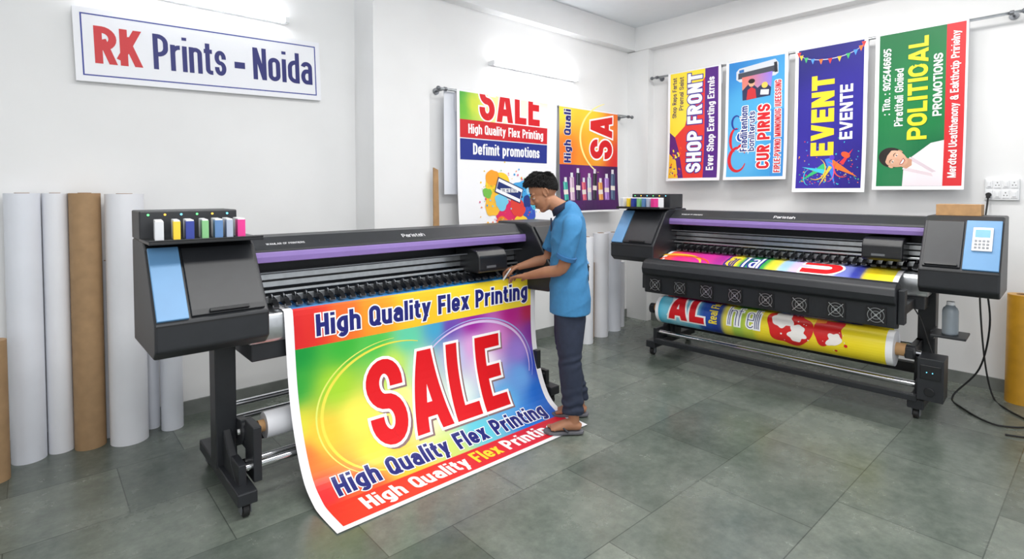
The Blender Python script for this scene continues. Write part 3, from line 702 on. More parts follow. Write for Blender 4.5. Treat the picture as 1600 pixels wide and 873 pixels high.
    for s in(.37,leg2):
        g=G(); g.box(s-.05,s+.05,.44,.56,.12,.835).box(s-.07,s+.07,.40,.60,.80,.835); g.obj('stand_leg',mBlk,root,bevel=.006)
        g=G(); g.box(s-.045,s+.045,.08,.85,.074,.135).px([(.20,.13),(.44,.13),(.44,.32)],s-.02,s+.02); ft=g.obj('stand_foot',mBlk,root,bevel=.006)
        for q in(.13,.79): caster(ft,s,q)
    g=G(); g.box(.42,leg2-.05,.47,.53,.20,.27); g.obj('cross_beam',mBlk,root,bevel=.006)
    g=G(); g.cyl((.36,.20,.20),(leg2+.02,.20,.20),.019); smooth_by_angle(g.obj('tension_tube',mChr,root),40)
    for q,z in((.66,.36),(.66,.28),(.33,.17)):
        g=G(); g.cyl((.38,q,z),(leg2,q,z),.017); smooth_by_angle(g.obj('guide_tube',mChr,root),40)
    for s in(.37,leg2):
        g=G(); g.box(s-.018,s+.018,.16,.30,.13,.235); g.obj('tube_bracket',mBlk,root,bevel=.004)
        g=G(); g.box(s-.018,s+.018,.54,.70,.24,.40); g.obj('tube_bracket',mBlk,root,bevel=.004)
    g=G(); g.box(0.0,.41,.34,.58,1.33,1.465); st=g.obj('ink_station',mBlk,root,bevel=.006)
    g=G(); g.box(-.0,.455,.07,.36,1.328,1.340).box(0,.455,.07,.078,1.34,1.348); g.obj('tray',mBlk2,st,bevel=.002)
    for i in range(6):
        g=G(); g.cyl((.035+i*.066,.337,1.447),(.035+i*.066,.3405,1.447),.005,0,12); g.obj('indicator_light',leds[i%3],st)
    d=Vector((0,.085,.053)).normalized(); nn=Vector((0,-d.z,d.y))
    base=Vector((0,.285,1.262))
    for nm,tx,rc in (('nameplate',brand,(1.34,.030,1.50,.064)),('lettering','WAMLAR OF PRINTIERS',(.54,.042,.74,.058))):
        P=Print(lambda u,v,h: tuple(base+Vector((u,0,0))+d*(.085-v)+nn*(h+.0008)))
        P.text(tx,rc,(225,225,228),.0002,.13); P.obj(nm,root)
    if dryer:
        pr=[(-.105,.615),(-.02,.60),(.03,.66),(.035,.84),(.01,.885),(-.04,.905),(-.10,.90),(-.145,.875),(-.16,.83),(-.15,.785),(-.115,.762)]
        g=G(); g.px(pr,.42,2.24); dr=g.obj('dryer_unit',mBlk,root,bevel=.008,seg=3)
        for i in range(8):
            x=.53+i*.229; z=.69
            g=G(); y=-.109
            g.box(x-.056,x+.056,y-.010,y+.012,z-.054,z+.054,0)
            y=y-.0105
            for rr in(.046,.026): g.pipe((x,y-.003,z),(x,y,z),rr+.0012,rr-.0012,1,24)
            g.cyl((x,y-.004,z),(x,y,z),.008,1,16)
            for a in(45,135):
                R=Matrix.Rotation(math.radians(a),3,'Y'); g.box(x-.062,x+.062,y-.003,y,z-.0022,z+.0022,1,rot=R)
            g.obj('cooling_fan',[mDark,mSilv],dr)
        for s in(.40,2.26):
            g=G(); g.box(s-.018,s+.018,-.06,.46,.70,.76).box(s-.018,s+.018,-.08,.0,.64,.86); g.obj('dryer_bracket',mBlk,root,bevel=.004)
        for s in(.385,2.285):
            g=G(); g.box(s-.02,s+.02,.07,.46,.40,.46).cyl((s-.03,.12,.43),(s+.03,.12,.43),.045); g.box(s-.02,s+.02,.38,.46,.14,.46);g.obj('takeup_holder',mBlk,root,bevel=.004)
        g=G(); g.cyl((.35,.12,.43),(2.34,.12,.43),.02); g.obj('takeup_shaft',mChr,root,smooth=True)
        g=G(); g.box(2.335,2.47,.02,.20,.16,.43).box(2.35,2.455,.012,.02,.30,.39,1).cyl((2.40,.01,.22),(2.40,.02,.22),.028,1,20); g.obj('takeup_motor',[mBlk,mBlk2],root,bevel=.012)
        for x in(2.385,2.415):
            g=G(); g.cyl((x,.008,.345),(x,.012,.345),.003); g.obj('indicator_light',leds[2],root)
        g=G(); g.box(.42,2.33,.05,.10,.13,.17); g.obj('front_beam',mBlk,root,bevel=.004)
    else:
        for s in(.44,leg2-.09):
            g=G(); g.box(s-.02,s+.02,.29,.47,.25,.36).cyl((s-.03,.36,.32),(s+.03,.36,.32),.062); g.box(s-.02,s+.02,.16,.30,.13,.40);g.obj('roll_holder',mBlk,root,bevel=.004)
        g=G(); g.cyl((.40,.36,.32),(leg2-.05,.36,.32),.016); g.obj('roll_shaft',mChr,root,smooth=True)

p1=empty('large_format_printer',(.36,2.62,0))
top(p1,'wide black flex printer with lavender strip, printing the sale banner','printer')
printer(p1,2.46,(1.83,2.08),False,'Paristah')
p2=empty('large_format_printer',(4.25,3.31,0),(0,0,math.radians(-87)),1.045)
top(p2,'wide black flex printer with dryer fans and blue control panel','printer')
printer(p2,2.32,(1.98,2.22),True,'Paristah')
M2=Matrix.Translation((4.25,3.31,0))@Matrix.Rotation(math.radians(-87),4,'Z')@Matrix.Scale(1.045,4)
M1=Matrix.Translation((.36,2.62,0))

cc=[(214,216,220),(240,205,50),(40,60,150),(130,190,130),(90,130,180),(170,180,200),(225,50,140)]
def carts(Mx,xs,grp):
    for i,x in enumerate(xs):
        w=.030 if i%2==0 else .024
        m=M('cartridge_label',cc[i],.4)
        g=G(); g.box(-w/2,w/2,-.075,.075,0,.09,0)
        o=g.obj('ink_cartridge',[mWht],None,bevel=.003)
        o.matrix_world=Mx@Matrix.Translation((x,.175,1.3405))@Matrix.Rotation(math.radians(-6),4,'Z')
        g=G(); g.box(-w/2-.0012,w/2+.0012,-.0765,-.01,.006,.084,0); g.obj('label',m,o)
        names=['light grey','yellow','dark blue','green','steel blue','pale grey','magenta']
        top(o,'white ink cartridge with %s label standing on the printer tray'%names[i],'ink cartridge',grp)
carts(M1,[.05,.115,.165,.225,.28,.325,.375],'ink cartridges on the nearer printer')
carts(M2,[.05,.115,.165,.225,.28,.325,.375],'ink cartridges on the printer by the wall')

# ---------------------------------------------------------------- MAIN BANNER
prof=[(3.08,.9405),(2.92,.9405),(2.880,.935),(2.862,.90),(2.850,.6),(2.822,.4),(2.76,.22),(2.68,.09),(2.58,.028),(2.5,.010),(2.32,.006)]
def crs(pts,sub=4):
    o=[]
    for i in range(len(pts)-1):
        p0=Vector(pts[max(i-1,0)]);p1=Vector(pts[i]);p2_=Vector(pts[i+1]);p3=Vector(pts[min(i+2,len(pts)-1)])
        for k in range(sub):
            t=k/sub;o.append(.5*((2*p1)+(p2_-p0)*t+(2*p0-5*p1+4*p2_-p3)*t*t+(3*p1-p0-3*p2_+p3)*t**3))
    o.append(Vector(pts[-1])); return o
def profile_map(pp,xfn,W):
    cum=[0]
    for a,b in zip(pp,pp[1:]): cum.append(cum[-1]+(b-a).length)
    nr=[]
    for i in range(len(pp)):
        t=(pp[min(i+1,len(pp)-1)]-pp[max(i-1,0)]).normalized(); nr.append(Vector((t.y,-t.x)))
    def f(u,v,h):
        v=min(max(v,0),cum[-1]-1e-7)
        i=0
        while cum[i+1]<v: i+=1
        t=(v-cum[i])/(cum[i+1]-cum[i]); p=pp[i].lerp(pp[i+1],t); n=nr[i].lerp(nr[i+1],t).normalized()
        x0,x1=xfn(v/cum[-1]); q=p+n*h
        return (x0+(x1-x0)*u/W,q.x,q.y)
    return f,cum
pp=crs(prof)
BW=1.78
f,cum=profile_map(pp,lambda s:(.955+.045*s,2.775-.045*s),BW)
tst=f(.5,.5,.01)[1]-f(.5,.5,0)[1]
if tst>0:
    ff=f; f=lambda u,v,h:ff(u,v,-h)
P=Print(f,[],cum[1:-1]); TL=cum[-1]
P.rect(0,0,BW,TL,(240,240,243),-.0015); P.rect(0,0,BW,TL,(246,246,249),0)
v0=.20; v1=.425; v2=TL-.215; v3=TL-.03; m0=.045; m1=BW-.045
P.rect(m0,0,m1,v0,idw([(0,0,(60,120,200)),(1,0,(40,130,200)),(1.7,0,(60,150,210)),(.2,.1,(90,150,200))]),.0006,10,4)
P.rect(m0,v0,m1,v1,idw([(0,.3,(218,34,42)),(.13,.3,(226,46,42)),(.32,.3,(240,110,42)),(.5,.3,(246,160,42)),(.75,.3,(250,200,44)),(1.2,.3,(252,220,50)),(1.75,.3,(252,226,60))],4),.0008,30,2)
body=idw([(.05,.45,(20,150,60)),(.3,.45,(60,180,60)),(.5,.48,(80,195,80)),(.02,.62,(50,165,60)),(.25,.66,(165,215,50)),(.02,.82,(225,220,60)),(.15,.9,(250,205,60)),(.03,.98,(245,120,50)),(.06,1.2,(228,42,48)),(.3,1.22,(240,90,50)),(.35,.85,(254,238,90)),(.4,1.05,(254,230,80)),(.55,1.2,(252,200,60)),(.6,.62,(200,232,90)),(.62,.85,(254,246,140)),(.72,.48,(100,210,170)),(.8,.66,(180,232,205)),(.8,.95,(248,248,205)),(.85,1.2,(205,222,115)),(.92,.46,(70,170,210)),(1.02,.46,(115,75,180)),(1.2,.46,(160,40,160)),(1.05,.65,(195,205,240)),(1.2,.62,(232,170,228)),(1.3,.75,(248,240,250)),(1.42,.6,(222,140,212)),(1.55,.46,(190,40,140)),(1.72,.46,(195,40,85)),(1.74,.62,(135,50,160)),(1.6,.72,(160,130,220)),(1.74,.85,(50,75,190)),(1.58,.9,(110,170,235)),(1.7,1.05,(25,105,205)),(1.4,1.02,(100,180,235)),(1.1,1.15,(95,200,220)),(1.5,1.22,(30,115,210)),(1.74,1.24,(20,95,200)),(1.05,.9,(228,245,240))],3.2)
P.rect(m0,v1,m1,v2,body,.0008,70,40)
P.rect(m0,v2,m1,v3,idw([(0,1.4,(226,40,40)),(.5,1.4,(230,60,40)),(.9,1.4,(222,36,44)),(1.7,1.4,(216,30,50))]),.0010,10,2)
P.arc(.62,.85,.47,.36,95,290,.018,(235,225,80),.0014); P.arc(.62,.85,.50,.385,120,270,.010,(225,235,110),.0014)
P.arc(1.22,.80,.46,.33,215,375,.018,(225,200,240),.0014); P.arc(1.22,.80,.49,.35,225,380,.010,(170,180,235),.0014)
P.text('High Quality Flex Printing',(.16,v0+.055,1.70,v1-.025),NAVY,.002,.25,out=(255,255,255),oo=.06)
P.text('SALE',(.42,.575,1.42,1.058),(222,18,28),.0028,.30,out=(255,255,255),oo=.035,shadow=(140,110,110))
P.text('High Quality Flex Printing',(.13,1.112,1.65,1.255),NAVY,.002,.25,out=(250,250,250),oo=.05)
P.text('High Quality',(.20,v2+.026,.86,v3-.018),(255,255,255),.002,.25)
P.text('Flex',(.90,v2+.026,1.10,v3-.044),(250,220,50),.002,.25)
P.text('Printing',(1.14,v2+.026,1.58,v3-.018),(255,255,255),.002,.25)
bn=P.obj('printed_banner'); top(bn,'large rainbow sale banner hanging from printer and curling onto floor','banner')

# ---------------------------------------------------------------- PRINT ON PRINTER 2
prof=[(.48,.9385),(.32,.9385),(.275,.9375),(.22,.925),(.14,.905),(.085,.875),(.06,.83),(.065,.76),(.12,.66),(.20,.52),(.232,.43)]
pp=crs(prof,3); W2=1.75
f,cum=profile_map(pp,lambda s:(.46,.46+W2),W2)
t=f(.5,.02,.01)[2]-f(.5,.02,0)[2]
if t<0:
    f1=f; f=lambda u,v,h:f1(u,v,-h)
P=Print(f,[],cum[1:-1]);TL=cum[-1]
P.rect(0,0,W2,TL,(240,240,243),-.0015);P.rect(0,0,W2,TL,(246,246,249),0)
pl_=idw([(.05,.3,(240,90,80)),(.15,.3,(225,50,130)),(.38,.3,(205,50,150)),(.54,.3,(170,40,150)),(.60,.3,(245,215,50)),(.64,.3,(245,215,50)),(.72,.3,(40,150,80)),(.84,.3,(50,160,80)),(.94,.3,(230,215,60)),(1.02,.3,(160,200,240)),(1.1,.3,(210,190,235)),(1.3,.3,(245,240,245)),(1.43,.3,(120,130,200)),(1.5,.3,(50,60,160)),(1.58,.3,(250,220,40)),(1.7,.3,(240,225,60))],5)
P.rect(.03,0,W2-.03,TL,lambda u,v:pl_(u,.3),.0008,70,10)
P.arc(.15,.42,.22,.16,180,350,.045,(250,190,60),.0014);P.arc(.22,.45,.24,.16,190,340,.03,(240,90,40),.0014)
P.text('Ear',(.56,.19,.66,.39),(50,40,130),.002,.22)
P.text('Tal',(.69,.17,.84,.39),(255,255,255),.002,.24,out=(40,50,140),oo=.06)
P.text('U',(1.14,.17,1.40,.38),(222,30,36),.002,.26,rot=90,out=(255,255,255),oo=.06)
sh=P.obj('printed_banner'); sh.matrix_world=M2; top(sh,'colourful printed flex sheet feeding across printer platen to take-up roll','banner')
R=.118
root=empty('media_roll',(0,0,0)); root.matrix_world=M2@Matrix.Translation((1.335,.115,.44))
top(root,'take-up roll of colourful printed flex on a cardboard core','roll')
g=G(); g.pipe((-.87,0,0),(.87,0,0),R-.002,.04); smooth_by_angle(g.obj('wound_media',mPap,root),40)
g=G(); g.pipe((-.925,0,0),(.925,0,0),.042,.022); smooth_by_angle(g.obj('core',mCard,root),40)
NA=36; C2=2*math.pi*R
def cm(u,v,h):
    a=math.pi/2-.4+v/R
    return (-.87+u,math.cos(a)*(R+h),math.sin(a)*(R+h))
LV=C2*.9
P=Print(cm,[],[LV*i/NA for i in range(1,NA)])
P.rect(0,0,1.74,LV,(246,246,249),0)
rc_=idw([(.0,.3,(60,180,215)),(.10,.3,(120,205,230)),(.2,.3,(150,215,235)),(.35,.3,(120,200,225)),(.47,.3,(40,80,170)),(.56,.3,(35,60,150)),(.64,.3,(240,225,80)),(.72,.3,(170,205,80)),(.82,.3,(200,215,70)),(.9,.3,(250,225,50)),(1.2,.3,(250,220,50)),(1.45,.3,(250,225,40)),(1.7,.3,(250,228,50))],5)
P.rect(.03,0,1.70,LV,lambda u,v:rc_(u,.3),.0006,60,36)
P.arc(.06,.15,.10,.12,-60,60,.03,(210,240,250),.0010)
P.text('AL',(.13,.035,.45,.28),(218,30,40),.0014,.30,out=(255,255,255),oo=.06)
P.text('Flex',(.49,.03,.56,.13),(250,225,60),.0014,.24,rot=90);P.text('Real',(.49,.15,.56,.26),(250,225,60),.0014,.24,rot=90)
P.text('Inf elli',(.65,.07,.89,.24),NAVY,.0014,.26,out=(255,255,255),oo=.07)
P.splat(1.10,.17,.155,(222,42,40),.0014,3,amp=.14);P.splat(1.05,.12,.075,(255,250,245),.0018,5,amp=.2);P.splat(1.16,.22,.06,(255,250,245),.0018,7,amp=.25);P.splat(1.36,.16,.10,(218,38,40),.0018,4,amp=.2);P.splat(1.40,.22,.045,(255,246,240),.0021,8);P.splat(1.30,.08,.035,(240,140,50),.0024,12)
P.obj('printed_surface',root)

root=empty('media_roll',(1.66,2.98,.32)); top(root,'white vinyl roll mounted on the printer stand','roll')
g=G(); g.pipe((-.77,0,0),(.82,0,0),.068,.03); smooth_by_angle(g.obj('wound_media',mPap,root),40)
g=G(); g.pipe((-.80,0,0),(.85,0,0),.031,.018); smooth_by_angle(g.obj('core',mCard,root),40)

# ---------------------------------------------------------------- STANDING ROLLS
def sroll(x,y,r,h,mat,label,group=None):
    g=G(); g.pipe((0,0,0),(0,0,h),r,r*.42,0,40)
    o=g.obj('paper_roll',mat,None,(x,y,0)); smooth_by_angle(o,40)
    g=G(); g.pipe((0,0,.002),(0,0,h+.003),r*.42,r*.34,0,28); smooth_by_angle(g.obj('core',mCore,o),40)
    top(o,label,'roll',group); return o
gl='upright rolls along the signboard wall'
sroll(-.045,4.18,.080,1.545,mPap2,'tall white vinyl roll standing against the wall',group=gl)
sroll(.10,4.2,.062,1.545,mPap,'slim tall white vinyl roll between two thicker rolls',group=gl)
sroll(.236,4.155,.078,1.545,mKraft,'tall brown kraft paper roll standing against the wall',group=gl)
sroll(.425,4.09,.100,1.54,mPap,'thick tall white vinyl roll standing against the wall',group=gl)
sroll(.338,4.23,.030,1.12,mPap2,'narrow short white roll behind thicker rolls',group=gl)
sroll(.66,4.12,.063,1.1,mPap2,'short white roll standing behind the printer',group=gl)
sroll(.565,4.21,.040,1.25,mPap2,'narrow white roll standing behind the printer',group=gl)
sroll(-.175,3.98,.055,.76,mKraft,'short brown cardboard tube standing beside white roll',group=gl)
gr='upright rolls near the room corner'
sroll(4.24,3.62,.070,1.09,mPap,'white vinyl roll standing behind the person',group=gr)
sroll(4.42,3.74,.055,.80,mKraft,'short brown kraft roll between white rolls',group=gr)
sroll(4.56,3.70,.085,1.11,mPap,'white vinyl roll standing near the corner',group=gr)
sroll(4.86,3.76,.085,1.10,mPap2,'white vinyl roll near the room corner',group=gr)
sroll(5.05,3.82,.06,.75,mPap,'short white roll in the room corner',group=gr)
sroll(5.42,.455,.088,.80,mYel,'amber yellow film roll standing beside the wall')

g=G(); g.add([(0,0,0),(.08,0,0),(.05,0,1.74),(.005,0,1.76),(0,.015,0),(.08,.015,0),(.05,.015,1.74),(.005,.015,1.76)],[(0,1,2,3),(7,6,5,4),(0,4,5,1),(1,5,6,2),(2,6,7,3),(3,7,4,0)])
top(g.obj('wooden_board',mWood,None,(2.565,3.90,0)),'narrow tapering plywood board leaning near wall pier','board')
g=G(); g.box(-.10,.10,-.12,.12,0,.075).box(-.101,.101,-.006,.006,.0751,.0755)
b=g.obj('cardboard_box',mCard,None,bevel=.002); b.location=(4.83,.74,1.391); b.rotation_euler=(0,0,math.radians(3)); top(b,'small flat brown cardboard box on top of the printer','box')

# switchboard
root=empty('switchboard',(5.585,.608,1.488)); top(root,'white wall switchboard with sockets and a black plug','switchboard')
g=G(); g.box(-.012,.015,-.10,.10,0,.165); g.obj('face_plate',mWht,root,bevel=.005)
for r_ in range(2):
    for c_ in range(4):
        y=.073-c_*.048; z=.045+r_*.078
        g=G(); g.box(-.018,-.012,y-.019,y+.019,z-.028,z+.028,0)
        if (r_+c_)%2==0:
            for a,bb in((0,.012),(-.009,-.008),(.009,-.008)): g.cyl((-.0186,y+a,z+bb),(-.0178,y+a,z+bb),.0035,1,10)
            g.obj('socket',[mWht,mDark],root)
        else:
            g.box(-.023,-.018,y-.010,y+.010,z-.018,z+.018,0); g.obj('switch',[mWht,mDark],root,bevel=.001)
def cable(pts,r,label,name='power_cable',mat=mRub):
    P0=Vector(pts[0]); g=G(); g.loft([Vector(p)-P0 for p in pts],[r]*len(pts),ref=(.3,.2,1),n=10,sub=8)
    o=g.obj(name,mat,None,P0,smooth=True); top(o,label,'cable'); return o
c=cable([(5.545,.681,1.53),(5.54,.685,1.46),(5.52,.69,1.38),(5.46,.70,1.2),(5.42,.70,.8),(5.40,.66,.3),(5.36,.60,.02),(5.15,.50,.008),(4.95,.35,.008),(4.7,.30,.008),(4.6,.45,.008)],.006,'black power cable running from wall socket down to floor')
g=G(); g.cyl((5.567-5.545,0,0.0),(5.535-5.545,0,0),.017,n=16); g.box(-.016,0,-.013,.013,-.025,.0); g.obj('plug',mRub,c,bevel=.003)
cable([(5.05,.62,.90),(5.12,.60,.6),(5.2,.66,.25),(5.15,.8,.02),(4.95,.72,.008),(4.75,.50,.008),(5.0,.28,.008),(5.4,.22,.008)],.006,'black cable looping down from printer and across floor')
cable([(4.66,1.0,.80),(4.68,.92,.66),(4.62,.86,.52),(4.60,.82,.40)],.004,'thin black hose hanging beside waste ink bottle')

root=empty('waste_ink_bottle',(0,0,0)); root.matrix_world=M2@Matrix.Translation((2.47,.24,.566))
top(root,'translucent plastic waste ink bottle on a small black tray','bottle')
g=G(); g.loft([(0,0,.0),(0,0,.01),(0,0,.15),(0,0,.175),(0,0,.19)],[.040,.043,.043,.028,.02],n=24,sub=2); g.obj('bottle_body',mTrans,root,smooth=True)
g=G(); g.cyl((0,0,.188),(0,0,.21),.022); g.obj('cap',mWht,root)
g=G(); g.box(2.38,2.56,.14,.36,.55,.565).box(2.36,2.38,.30,.45,.50,.56); g.obj('bottle_shelf',mBlk,p2,bevel=.003)

# ---------------------------------------------------------------- PERSON
PR=empty('person',(2.65,2.424,0),(0,0,math.radians(138.4)))
top(PR,'person in blue polo shirt and dark jeans bending over printer','person')
def voxel(g,vs,name,mat,parent,smooth_it=2,disp=None,extra=None):
    me=bpy.data.meshes.new('tmp'); me.from_pydata(g.V,[],g.F); me.update()
    bm=bmesh.new(); bm.from_mesh(me); bmesh.ops.recalc_face_normals(bm,faces=bm.faces); bm.to_mesh(me); bm.free()
    o=bpy.data.objects.new('tmp',me); COL.objects.link(o)
    md=o.modifiers.new('r','REMESH'); md.mode='VOXEL'; md.voxel_size=vs; md.use_smooth_shade=True
    bpy.context.view_layer.update()
    m2=bpy.data.meshes.new_from_object(o.evaluated_get(bpy.context.evaluated_depsgraph_get()))
    bpy.data.objects.remove(o)
    bm=bmesh.new(); bm.from_mesh(m2)
    for _ in range(smooth_it): bmesh.ops.smooth_vert(bm,verts=bm.verts,factor=.5,use_axis_x=True,use_axis_y=True,use_axis_z=True)
    if extra:
        vs_=[v for v in bm.verts if extra[0](v.co)]
        for _ in range(extra[1]): bmesh.ops.smooth_vert(bm,verts=vs_,factor=.5,use_axis_x=True,use_axis_y=True,use_axis_z=True)
    if disp:
        bm.normal_update()
        ds=[disp(v.co,v.normal) for v in bm.verts]
        for v,d in zip(bm.verts,ds): v.co+=v.normal*d
    bm.to_mesh(m2); bm.free()
    m2.materials.clear(); m2.materials.append(mat); m2.polygons.foreach_set('use_smooth',[True]*len(m2.polygons)); m2.name=name
    o=bpy.data.objects.new(name,m2); COL.objects.link(o); o.parent=parent; return o
HC=Vector((.164,-.0,1.550)); HR=Matrix.Rotation(math.radians(30),3,'Y')
def hp(x,y,z): return HC+HR@Vector((x,y,z))
b=G()
b.ell(hp(-.012,0,.03),(.096,.075,.090),rot=HR,nu=28,nv=18)
b.ell(hp(.028,0,-.030),(.064,.060,.088),rot=HR,nu=24,nv=16)
b.ell(hp(.056,0,-.098),(.026,.028,.020),rot=HR)
b.loft([hp(.002,.048,-.045),hp(.018,.044,-.080),hp(.053,.022,-.100)],[.018,.016,.015],n=12);b.loft([hp(.002,-.048,-.045),hp(.018,-.044,-.080),hp(.053,-.022,-.100)],[.018,.016,.015],n=12)
b.ell(hp(.020,0,-.080),(.050,.042,.028),rot=HR)
b.ell(hp(.060,.032,-.032),(.024,.022,.022),rot=HR);b.ell(hp(.060,-.032,-.032),(.024,.022,.022),rot=HR)
b.loft([hp(.080,0,.020),hp(.088,0,.004),hp(.101,0,-.018),hp(.106,0,-.028),(hp(.094,0,-.039))],[(.009,.008),(.009,.007),(.010,.009),(.009,.011),(.006,.010)],ref=HR@Vector((1,0,0)),n=12)
b.ell(hp(.093,.011,-.033),(.009,.007,.006),rot=HR);b.ell(hp(.093,-.011,-.033),(.009,.007,.006),rot=HR)
b.ell(hp(.079,0,-.064),(.016,.026,.017),rot=HR)
b.ell(hp(.070,.03,.022),(.014,.027,.010),rot=HR);b.ell(hp(.070,-.03,.022),(.014,.027,.010),rot=HR)
for sy in(-1,1):
    b.ell(hp(.0725,sy*.031,.0015),(.0130,.0150,.0105),rot=HR)
    R2=HR@Matrix.Rotation(sy*-.35,3,'Z')@Matrix.Rotation(-.2,3,'Y')
    c0=hp(-.008,sy*.077,-.004)
    pts=[c0+R2@Vector((.016*math.cos(a),0,.027*math.sin(a))) for a in [math.radians(x) for x in (-60,-20,30,80,130,180,220)]]
    b.loft(pts,[.0042,.005,.0055,.0055,.005,.0045,.004],n=10,sub=3)
    b.ell(c0-R2@Vector((0,sy*.004,0)),(.014,.004,.024),rot=R2); b.ell(c0+R2@Vector((.004,0,-.027)),(.008,.005,.009),rot=R2)
b.loft([(-.02,0,1.36),(.030,0,1.43),(.082,0,1.468),(.140,0,1.505)],[(.075,.085),(.058,.060),(.050,.054),(.048,.050)],ref=(1,0,0))
b.loft([(-.01,0,.82),(-.01,0,.95),(0,0,1.1),(0,0,1.25),(0,0,1.34),(.01,0,1.40)],[(.085,.11),(.095,.125),(.095,.13),(.095,.15),(.08,.15),(.05,.07)],ref=(1,0,0))
b.loft([(-.01,.13,1.345),(-.012,.180,1.33),(.02,.180,1.19),(.055,.145,1.065),(.15,.065,1.03),(.262,-.03,.992),(.29,-.055,.985)],[.05,.050,.043,.038,.037,.025,.023],ref=(0,1,0))
b.loft([(.03,-.13,1.345),(.035,-.180,1.33),(.08,-.225,1.2),(.125,-.245,1.085),(.20,-.24,1.06),(.302,-.232,1.03),(.33,-.235,1.022)],[.05,.050,.043,.038,.036,.025,.023],ref=(0,1,0))
def hand(g,Wp,D,N,Sd,curls,thumb):
    D=Vector(D).normalized();N=Vector(N);N=(N-D*N.dot(D)).normalized();Sd=Vector(Sd);Sd=(Sd-D*Sd.dot(D)-N*Sd.dot(N)).normalized();Wp=Vector(Wp)
    g.loft([Wp-D*.02,Wp+D*.015,Wp+D*.05,Wp+D*.088],[(.024,.018),(.029,.017),(.038,.015),(.037,.011)],ref=Sd,n=20)
    tips=[]
    for i,(of,ln) in enumerate(((.030,.072),(.010,.082),(-.0105,.076),(-.030,.060))):
        p=Wp+D*.075+Sd*of; q=Wp+D*(.092-abs(of)*.12)+Sd*of*1.06
        pts=[p,q];a=0
        for k,fr in enumerate((.44,.31,.25)):
            a+=math.radians(curls[i][k]); q=q+(D*math.cos(a)+N*math.sin(a)+Sd*of*2.4)*ln*fr; pts.append(q)
        g.loft(pts,[.0088,.0088,.0084,.0076,.0062],ref=Sd,n=12,sub=3); g.ell(pts[-1],(.0062,.0062,.0062),nu=10,nv=8); tips.append(pts[-1])
    p=Wp+D*.018+Sd*.020; q=Wp+D*.040+Sd*.042+N*.006; r=q+(D*.75+Sd*.35+N*thumb)*.032; s=r+(D*.95-Sd*.15+N*thumb)*.026
    g.loft([p,q,r,s],[.014,.0125,.0105,.008],ref=N,n=12,sub=3); g.ell(s,(.008,.008,.008),nu=10,nv=8); tips.append(s)
    return tips
DL=(.135,-.130,-.030)
tl=hand(b,(.278,-.045,.988),DL,(0,0,-1),Vector(DL).cross(Vector((0,0,1))),[(8,22,20),(10,24,22),(14,26,24),(18,28,26)],.45)
DR=(.12,-.03,-.035)
tr_=hand(b,(.318,-.234,1.026),DR,(0,0,-1),-Vector(DR).cross(Vector((0,0,1))),[(30,40,25),(45,50,30),(55,55,35),(60,60,35)],.6)
feet=((.015,.155),(-.055,-.12))
LEG={1:[(-.012,.062,.86),(-.010,.078,.72),(-.004,.100,.58),(0.0,.118,.46),(-.010,.138,.30),(-.018,.152,.17),(-.018,.154,.135)],
    -1:[(-.012,-.062,.86),(-.012,-.080,.72),(-.006,-.098,.58),(-.014,-.110,.46),(-.050,-.118,.30),(-.085,-.12,.17),(-.085,-.12,.135)]}
LR=[(.100,.075),(.102,.082),(.088,.077),(.076,.066),(.072,.061),(.066,.056),(.068,.058)]
for fx,ly in feet:
    z0=.026; s=1 if ly>0 else -1
    lg=LEG[s]
    b.loft(lg[:6]+[(fx-.040,ly,.10),(fx-.035,ly,.055)],[(.070,.052),(.070,.056),(.058,.052),(.050,.046),(.044,.040),(.036,.034),(.034,.030),(.038,.030)],ref=(1,0,0))
    b.loft([(fx-.085,ly,z0+.022),(fx-.06,ly,z0+.030),(fx-.01,ly,z0+.038),(fx+.04,ly,z0+.030),(fx+.085,ly,z0+.020),(fx+.11,ly,z0+.015)],[(.018,.020),(.030,.030),(.038,.034),(.030,.040),(.019,.044),(.012,.040)],ref=(0,0,1),n=20)
    for k in range(5):
        yy=ly-s*(.034-k*.0175); L=.15-.0085*k*1.2; rr=.0125 if k==0 else .009
        b.loft([(fx+.085,yy,z0+.014),(fx+.085+(L-.105)*.6,yy,z0+.014),(fx+.085+(L-.105),yy,z0+.010)],[rr,rr,rr*.8],ref=(0,0,1),n=10,sub=2)
bod=voxel(b,.0038,'body',mSkin,PR,1,extra=(lambda c:c.z>1.36,3))
s=G()
s.loft([(-.012,0,.755),(-.012,0,.86),(-.010,0,.98),(-.004,0,1.10),(.0,0,1.22),(-.002,0,1.30),(-.002,0,1.365),(.006,0,1.410),(.028,0,1.440),(.042,0,1.456)],[(.136,.176),(.134,.170),(.126,.157),(.118,.158),(.117,.172),(.113,.180),(.103,.172),(.088,.132),(.070,.082),(.062,.068)],ref=(1,0,0),n=32)
s.loft([(-.01,.10,1.352),(-.012,.162,1.340),(.004,.185,1.26),(.022,.184,1.18),(.032,.178,1.135)],[(.058,.058),(.064,.064),(.062,.062),(.060,.062),(.061,.064)],ref=(0,1,0),n=24)
s.loft([(.03,-.10,1.352),(.03,-.162,1.340),(.06,-.200,1.26),(.082,-.220,1.19),(.092,-.228,1.15)],[(.058,.058),(.064,.064),(.062,.062),(.060,.062),(.061,.064)],ref=(0,1,0),n=24)
def folds(p,nn):
    a=noise.noise(Vector((p.x*6+3,p.y*6,p.z*3.0)))*.009
    q=Vector((p.x*7+p.z*5,p.y*7-p.z*4,p.z*5))
    rdg=1-abs(noise.noise(q))*2.2
    a+=max(0,rdg)**2*.008-.003
    a+=.005*math.sin(p.z*40+p.x*26+p.y*14+noise.noise(p*6)*3)*max(0,1-abs(p.z-1.0)/.14)
    if p.z<.95: a=max(a,-.002)*max(.3,(p.z-.74)/.21)
    return a
voxel(s,.0075,'polo_shirt',mShirt,PR,3,folds)
